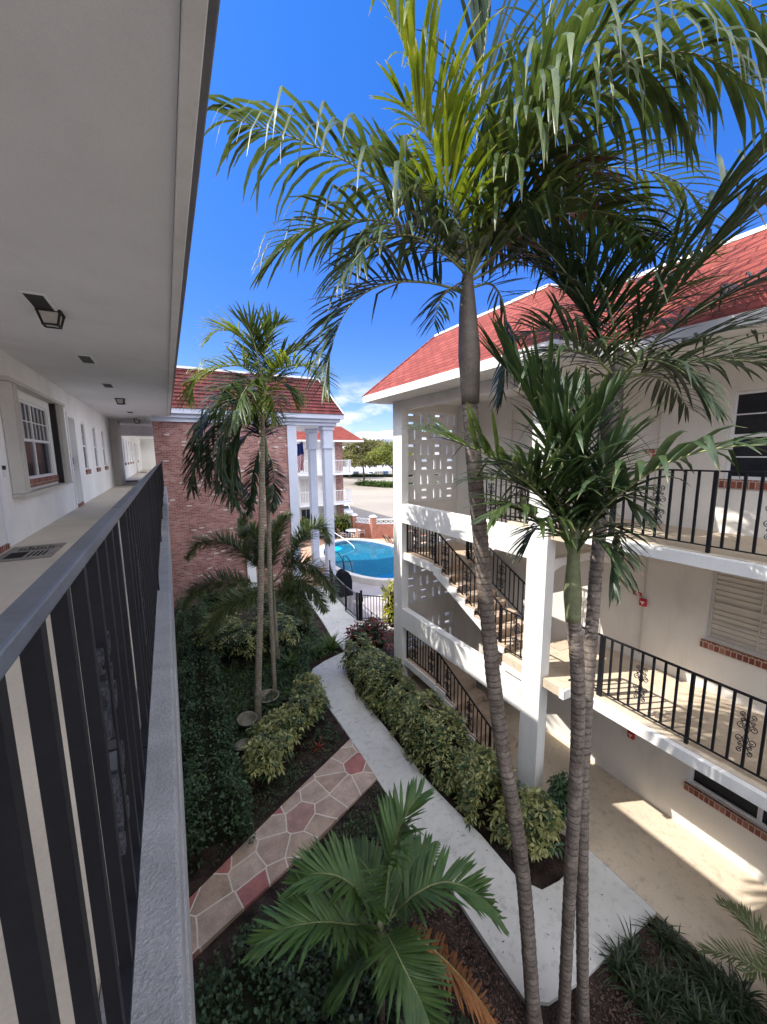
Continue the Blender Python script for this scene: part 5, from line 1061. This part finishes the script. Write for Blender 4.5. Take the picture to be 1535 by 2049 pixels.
for q in ([(534, 900, dE), (520, 850, 10.1), (495, 840, 9.9), (470, 880, 9.8), (455, 950, 9.7), (480, 1010, 9.7)], [(534, 900, dE), (505, 830, 10.2), (460, 800, 10.1), (415, 840, 10.0), (390, 920, 9.9), (385, 980, 9.9)], [(533, 900, dE), (515, 865, 10.4), (485, 880, 10.4), (470, 940, 10.4), (475, 1000, 10.4)], [(533, 900, dE), (500, 820, 10.5), (450, 810, 10.6), (420, 870, 10.7), (410, 960, 10.7)],
          [(534, 895, dE), (525, 830, 10.5), (510, 790, 10.7), (480, 780, 10.9)], [(534, 900, dE), (510, 845, 9.9), (470, 835, 9.6), (440, 890, 9.4), (430, 970, 9.3)], [(534, 905, dE), (520, 900, 10.1), (505, 960, 10.0), (500, 1030, 10.0)], [(536, 905, dE), (545, 930, 10.3), (548, 980, 10.3), (545, 1020, 10.3)]):
    frond(pE, pxf(*q), L=1.15 if q[-1][0] < 500 else .5, W_=.065, n=60, droop=.75, lift=.2, mat='palm_dark', rr=.022)
# fluffy foxtail palms
pG = thing('foxtail_palm', (2.7, 12.5, 0), 'bushy foxtail palm with plume-like arching fronds before the brick wall', 'palm', 'palms in the left bed')
trunk(pG, [(2.72, 12.5, -.1), (2.7, 12.5, 1.2), (2.69, 12.5, 2.0)], .10, .07, 'trunk_thin'); shaft(pG, [(2.69, 12.5, 1.95), (2.69, 12.5, 2.4), (2.69, 12.5, 2.9)], [.08, .075, .05], 'shaft_green')
dG = 12.75
for q in ([(545, 1170, dG), (590, 1100, 12.4), (625, 1055, 12.2), (650, 1055, 12.1), (658, 1085, 12.0)], [(545, 1165, dG), (500, 1120, 12.5), (450, 1085, 12.4), (400, 1085, 12.3), (375, 1115, 12.2)], [(545, 1170, dG), (490, 1165, 12.4), (430, 1165, 12.3), (385, 1185, 12.2), (370, 1215, 12.2)], [(545, 1165, dG), (510, 1110, 13.0), (485, 1060, 13.2), (490, 1030, 13.3)], [(548, 1165, dG), (590, 1130, 12.7), (630, 1135, 12.6), (660, 1170, 12.5), (668, 1200, 12.5)], [(548, 1175, dG), (590, 1160, 12.0), (630, 1180, 11.8), (650, 1220, 11.7)],
          [(545, 1180, dG), (580, 1185, 11.9), (605, 1205, 11.7), (615, 1240, 11.6)], [(545, 1180, dG), (500, 1195, 11.9), (450, 1215, 11.7), (425, 1265, 11.5)], [(545, 1165, dG), (550, 1090, 12.9), (560, 1050, 13.0), (580, 1030, 13.1)], [(545, 1165, dG), (520, 1090, 12.5), (505, 1060, 12.4), (480, 1070, 12.3)]):
    frond(pG, pxf(*q), L=.56, W_=.042, n=120, droop=.3, mat='plume', plume=True, rr=.022, start=.22, ang=(66, 40), seg=3)
# palm below the camera
pF = thing('areca_palm', (1.65, 3.2, 0), 'young green palm with broad feather fronds beside the flagstone path', 'palm')
dF = 4.3
trunk(pF, [(1.65, 3.2, -.1), (1.65, 3.2, .6), (1.65, 3.2, 1.2)], .05, .04, 'trunk'); shaft(pF, [(1.65, 3.2, 1.15), (1.65, 3.2, 1.45), (1.65, 3.2, 1.8)], [.055, .05, .035], 'shaft_green')
for q, L_ in (([(768, 1850, dF), (772, 1790, 4.2), (785, 1700, 4.15), (812, 1630, 4.2), (842, 1588, 4.3)], .48), ([(760, 1845, dF), (725, 1790, 4.1), (680, 1755, 4.0), (630, 1748, 3.95), (588, 1768, 3.95)], .46), ([(755, 1855, dF), (705, 1850, 4.0), (640, 1845, 3.8), (570, 1858, 3.7), (515, 1890, 3.65)], .46), ([(775, 1845, dF), (830, 1790, 4.25), (890, 1765, 4.3), (950, 1785, 4.3), (1000, 1840, 4.35)], .42), ([(768, 1862, dF), (785, 1890, 4.0), (810, 1940, 3.8), (845, 2010, 3.7), (870, 2080, 3.7)], .46),
              ([(775, 1850, dF), (800, 1780, 4.6), (830, 1720, 4.9), (860, 1690, 5.1)], .38), ([(760, 1860, dF), (740, 1900, 4.3), (700, 1940, 4.4), (660, 1990, 4.5)], .4), ([(770, 1850, dF), (755, 1780, 4.6), (730, 1730, 4.8), (700, 1700, 5.0)], .35)):
    frond(pF, pxf(*q), L=L_*1.08, W_=.042, n=52, droop=.55, lift=.25, mat='palm_low', ang=(62, 25), rr=.012, ragged=.08)
frond(pF, pxf((780, 1860, dF), (840, 1880, 4.3), (900, 1930, 4.35), (960, 2000, 4.45), (1000, 2060, 4.5)), L=.40, W_=.028, n=50, droop=1.2, lift=.0, mat='palm_dead', rr=.012, label='dead orange brown frond drooping toward the path')
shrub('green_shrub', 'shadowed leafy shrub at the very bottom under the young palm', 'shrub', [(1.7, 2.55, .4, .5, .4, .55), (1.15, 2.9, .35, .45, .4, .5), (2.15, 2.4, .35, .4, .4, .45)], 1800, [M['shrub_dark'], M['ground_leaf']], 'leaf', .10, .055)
# small palm in the lower right corner
pH = thing('pygmy_palm', (5.95, 1.0, 0), 'small bushy palm half in view at the bottom right corner', 'palm')
trunk(pH, [(5.95, 1.0, -.1), (5.95, 1.0, .5)], .07, .06, 'trunk_thin')
for k in range(12): frond(pH, arc((5.95, 1.0, .5), k*.55, .9 if k % 2 else .5, .95, .45), L=.26, W_=.018, n=36, droop=.4, lift=.3, mat='plume', rr=.008, seg=3)

# ================================================================== SHRUBS AND HEDGES
SH, SM, SD = M['shrub'], M['shrub_mid'], M['shrub_dark']
def hedge(name, label, pts, w, h, n, mats, kind, L, Wd, cat='hedge', core_w=.62):
    t, p, nn, P = hedge_line(name, label, pts, w, h, n, None)
    V = whorls(p, unit(nn+np.array((0, 0, .35))), 7, L, Wd) if kind == 'whorl' else leaf_quads(p, nn+rng.normal(0, .75, nn.shape), L*rng.uniform(.6, 1.3, len(p)), Wd*rng.uniform(.7, 1.3, len(p)), .25)
    quads_obj('foliage', V, mats, t, rng.integers(0, len(mats), len(V)))
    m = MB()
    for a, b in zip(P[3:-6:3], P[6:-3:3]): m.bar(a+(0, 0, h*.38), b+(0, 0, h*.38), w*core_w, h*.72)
    m.build('dark_core', M['core'], t); return t
hedge('schefflera_hedge', 'variegated umbrella leaf hedge between white path and stair tower', [(4.82, 10.9), (4.80, 9.6), (4.78, 8.2), (4.80, 7.0), (4.83, 5.6), (4.9, 4.75)], .95, 1.0, 2000, [SH, SM, SD], 'whorl', .125, .042)
shrub('schefflera_shrub', 'rounded variegated shrub at the foot of the big tower column', 'shrub', [(5.1, 4.05, .38, .48, .42, .46), (4.85, 4.3, .3, .3, .3, .38)], 330, [SH, SH, SM, SD], 'whorl', .14, .048)
shrub('schefflera_shrub', 'thin dark umbrella leaf plant just right of the column behind the paired trunks', 'shrub', [(5.75, 3.95, .75, .2, .2, .35), (5.7, 4.0, .45, .18, .18, .3)], 110, [SD], 'whorl', .125, .045)
shrub('schefflera_shrub', 'pale variegated shrub beside the flagstone path at left', 'shrub', [(1.55, 8.25, .4, .42, .48, .40), (1.25, 7.75, .42, .32, .36, .42), (1.95, 8.6, .38, .40, .43, .38)], 400, [SH, SH, SM, SD], 'whorl', .15, .05)
shrub('schefflera_shrub', 'variegated shrub where the white path bends near the flagstones', 'shrub', [(2.75, 9.15, .4, .42, .46, .42), (2.95, 9.8, .4, .32, .4, .42), (2.35, 8.8, .42, .35, .4, .42)], 400, [SH, SM, SD], 'whorl', .15, .05)
shrub('schefflera_shrub', 'larger dim variegated shrub under the foxtail palm fronds', 'shrub', [(1.7, 13.2, .6, .9, .8, .65), (2.9, 13.3, .6, .7, .8, .6), (1.2, 14.2, .6, .7, .8, .6)], 620, [SM, SD, SH], 'whorl', .16, .055)
shrub('green_shrub', 'dark green mounded shrub between foxtail palm and white path', 'shrub', [(3.9, 14.2, .45, .7, .9, .6), (3.3, 15.6, .45, .9, 1.0, .6), (4.5, 16.4, .4, .5, 1.0, .5)], 2600, [SD, M['ground_leaf']], 'leaf', .10, .055)
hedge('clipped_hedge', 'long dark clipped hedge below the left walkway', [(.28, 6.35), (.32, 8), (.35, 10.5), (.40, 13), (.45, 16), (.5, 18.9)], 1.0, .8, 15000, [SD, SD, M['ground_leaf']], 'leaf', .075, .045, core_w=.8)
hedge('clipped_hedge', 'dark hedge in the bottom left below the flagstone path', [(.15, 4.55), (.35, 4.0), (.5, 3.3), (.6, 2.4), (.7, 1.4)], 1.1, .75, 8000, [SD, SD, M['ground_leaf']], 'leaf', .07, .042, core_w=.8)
hedge('low_hedge', 'dark low hedge along the foot of the brick wall', [(.8, 18.8), (2.2, 18.7), (3.8, 18.6)], .9, .7, 3200, [SD], 'leaf', .09, .05)
def cover(label, rects, n, mat, L=.06):
    P = np.concatenate([np.stack([rng.uniform(a, b, k), rng.uniform(c, d, k), rng.uniform(.0, hz_, k)], 1) for (a, b, c, d, hz_), k in zip(rects, n)]); d = unit(rng.normal(0, 1, P.shape)+np.array((0, 0, .7)))
    tag(quads_obj('ground_cover', leaf_quads(P, d, L*rng.uniform(.6, 1.4, len(P)), L*.55*rng.uniform(.7, 1.3, len(P)), .2), mat), label, 'ground cover', kind='stuff')
def inpoly(x, y, poly):
    c = np.zeros(len(x), bool); j = len(poly)-1
    for i in range(len(poly)):
        (xi, yi), (xj, yj) = poly[i], poly[j]; c ^= ((yi > y) != (yj > y)) & (x < (xj-xi)*(y-yi)/(yj-yi+1e-9)+xi); j = i
    return c
def cover_poly(name, label, poly, n, mats, L, hz_, cat='ground cover'):
    p = np.array(poly); x = rng.uniform(p[:, 0].min(), p[:, 0].max(), n*2); y = rng.uniform(p[:, 1].min(), p[:, 1].max(), n*2); k = inpoly(x, y, poly); x, y = x[k], y[k]
    patch = .5+.5*np.sin(x*3.1+y*1.7)*np.cos(y*2.6-x*2.1); keep = rng.random(len(x)) < .35+.65*patch; x, y, patch = x[keep], y[keep], patch[keep]
    P = np.stack([x, y, rng.uniform(.0, 1, len(x))*hz_*(.4+.6*patch)], 1); d = unit(rng.normal(0, 1, P.shape)+np.array((0, 0, .6)))
    V = leaf_quads(P, d, L*rng.uniform(.6, 1.4, len(P)), L*.5*rng.uniform(.7, 1.3, len(P)), .2); tag(quads_obj(name, V, mats, None, rng.integers(0, len(mats), len(V))), label, cat, kind='stuff')
GL = M['ground_leaf']
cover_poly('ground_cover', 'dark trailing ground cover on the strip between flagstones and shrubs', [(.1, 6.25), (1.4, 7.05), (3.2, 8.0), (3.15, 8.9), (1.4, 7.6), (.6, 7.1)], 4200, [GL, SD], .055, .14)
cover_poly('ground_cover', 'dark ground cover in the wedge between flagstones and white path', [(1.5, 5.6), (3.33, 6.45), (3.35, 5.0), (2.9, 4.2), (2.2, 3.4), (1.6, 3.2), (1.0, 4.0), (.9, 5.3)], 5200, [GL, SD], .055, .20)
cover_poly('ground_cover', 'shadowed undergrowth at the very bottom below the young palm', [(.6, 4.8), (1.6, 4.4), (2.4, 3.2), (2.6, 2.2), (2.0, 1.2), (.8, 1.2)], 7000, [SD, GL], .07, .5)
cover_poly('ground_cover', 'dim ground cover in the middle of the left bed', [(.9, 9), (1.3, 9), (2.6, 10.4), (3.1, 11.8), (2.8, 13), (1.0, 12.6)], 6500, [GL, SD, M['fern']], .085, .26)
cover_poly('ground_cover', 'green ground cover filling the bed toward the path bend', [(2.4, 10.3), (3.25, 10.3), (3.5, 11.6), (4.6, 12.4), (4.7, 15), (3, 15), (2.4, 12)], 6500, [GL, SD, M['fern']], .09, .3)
def straps(name, label, cat, c, n, L, W_, mat, spread=1.0, group=None, el=(.5, 1.35)):
    t = thing(name, (c[0], c[1], 0), label, cat, group); m = MB()
    for k in range(n):
        a = random.uniform(0, 2*math.pi); e = random.uniform(*el); l = L*random.uniform(.6, 1.15); p = np.array((c[0]+random.gauss(0, .03), c[1]+random.gauss(0, .03), 0.)); d = np.array((math.cos(a)*math.cos(e), math.sin(a)*math.cos(e), math.sin(e))); sd_ = np.array((-math.sin(a), math.cos(a), 0)); prev = None
        for j in range(6):
            s = j/5; w = W_*(1-s**2.2)*.5+.0005; b = (m.pt(p-sd_*w), m.pt(p), m.pt(p+sd_*w)); m.v[b[1]] = (p[0], p[1], p[2]-w*.5)
            if prev:
                s0 = (j-1)/5; m.face((prev[0], prev[1], b[1], b[0]), [(s0, 0), (s0, .5), (s, .5), (s, 0)]); m.face((prev[1], prev[2], b[2], b[1]), [(s0, .5), (s0, 1), (s, 1), (s, .5)])
            prev = b; p = p+d*l/5; d = unit(d+np.array((0, 0, -.22*spread)))
    m.build('foliage', M[mat], t, True); return t
gi = 0
places = []
while len(places) < 46:
    x, y = random.uniform(4.6, 5.85), random.uniform(.6, 2.35)
    if x-4.2 > .55*(2.4-y) and y < 2.4: places.append((x, y))
for x, y in places: straps('lily_turf', 'dark strap-leaved lily turf clump massed in the bottom right bed', 'plant', (x, y), 26, .40, .024, 'liriope', 1.7, 'lily turf clumps in the bottom right bed')
straps('spiky_plant', 'spiky green strap plant at the near bend of the white path', 'plant', (4.55, 12.3), 60, .75, .05, 'fern', .9); straps('spiky_plant', 'lower yellow green spiky plant left of the path bend', 'plant', (4.0, 12.2), 60, .55, .04, 'fern', 1.2)
straps('fern', 'bright green fern in the middle of the left bed', 'plant', (3.0, 11.9), 70, .6, .06, 'fern', 1.1); straps('bromeliad', 'small red bromeliad beside the ringed planter', 'plant', (2.15, 9.65), 26, .34, .035, 'bromeliad', .8, None, (.4, 1.1))
straps('bromeliad', 'dull dark red bromeliad under the pale shrub by flagstones', 'plant', (2.6, 8.1), 20, .26, .03, 'bromeliad', .8, None, (.4, 1.1))
shrub('croton', 'dark red croton bush in front of the tower corner', 'shrub', [(5.75, 11.35, .55, .5, .6, .65), (5.4, 11.9, .4, .35, .4, .45)], 800, [M['croton'], SD, M['croton']], 'leaf', .2, .07)
shrub('golden_plant', 'tall yellow green plant beside the tower corner and pool gate', 'plant', [(7.25, 12.7, 1.0, .24, .26, .8), (7.2, 12.6, .5, .26, .26, .5)], 420, [M['hedge_gold']], 'leaf', .28, .07)
def pot(c, r, h, tilt, label):
    t = thing('planter_ring', (c[0], c[1], 0), label, 'planter', 'round planters in the left bed'); m = MB(); m.lathe([(r*.72, .0), (r*.98, h*.9), (r*1.05, h*.9), (r*1.05, h), (r*.9, h), (r*.85, h*.55), (.001, h*.55)], (c[0], c[1], 0), 24)
    o = m.build('bowl', M['pot'], t, True); t.rotation_euler = (tilt, 0, .3); return t
pot((1.25, 9.55), .23, .36, .15, 'empty round mossy planter left of the slender palm'); pot((1.95, 10.35), .30, .26, 0, 'wide low planter ring at the foot of the rear slender palm'); pot((1.05, 8.75), .20, .24, -.1, 'dark half buried planter below the empty mossy one')
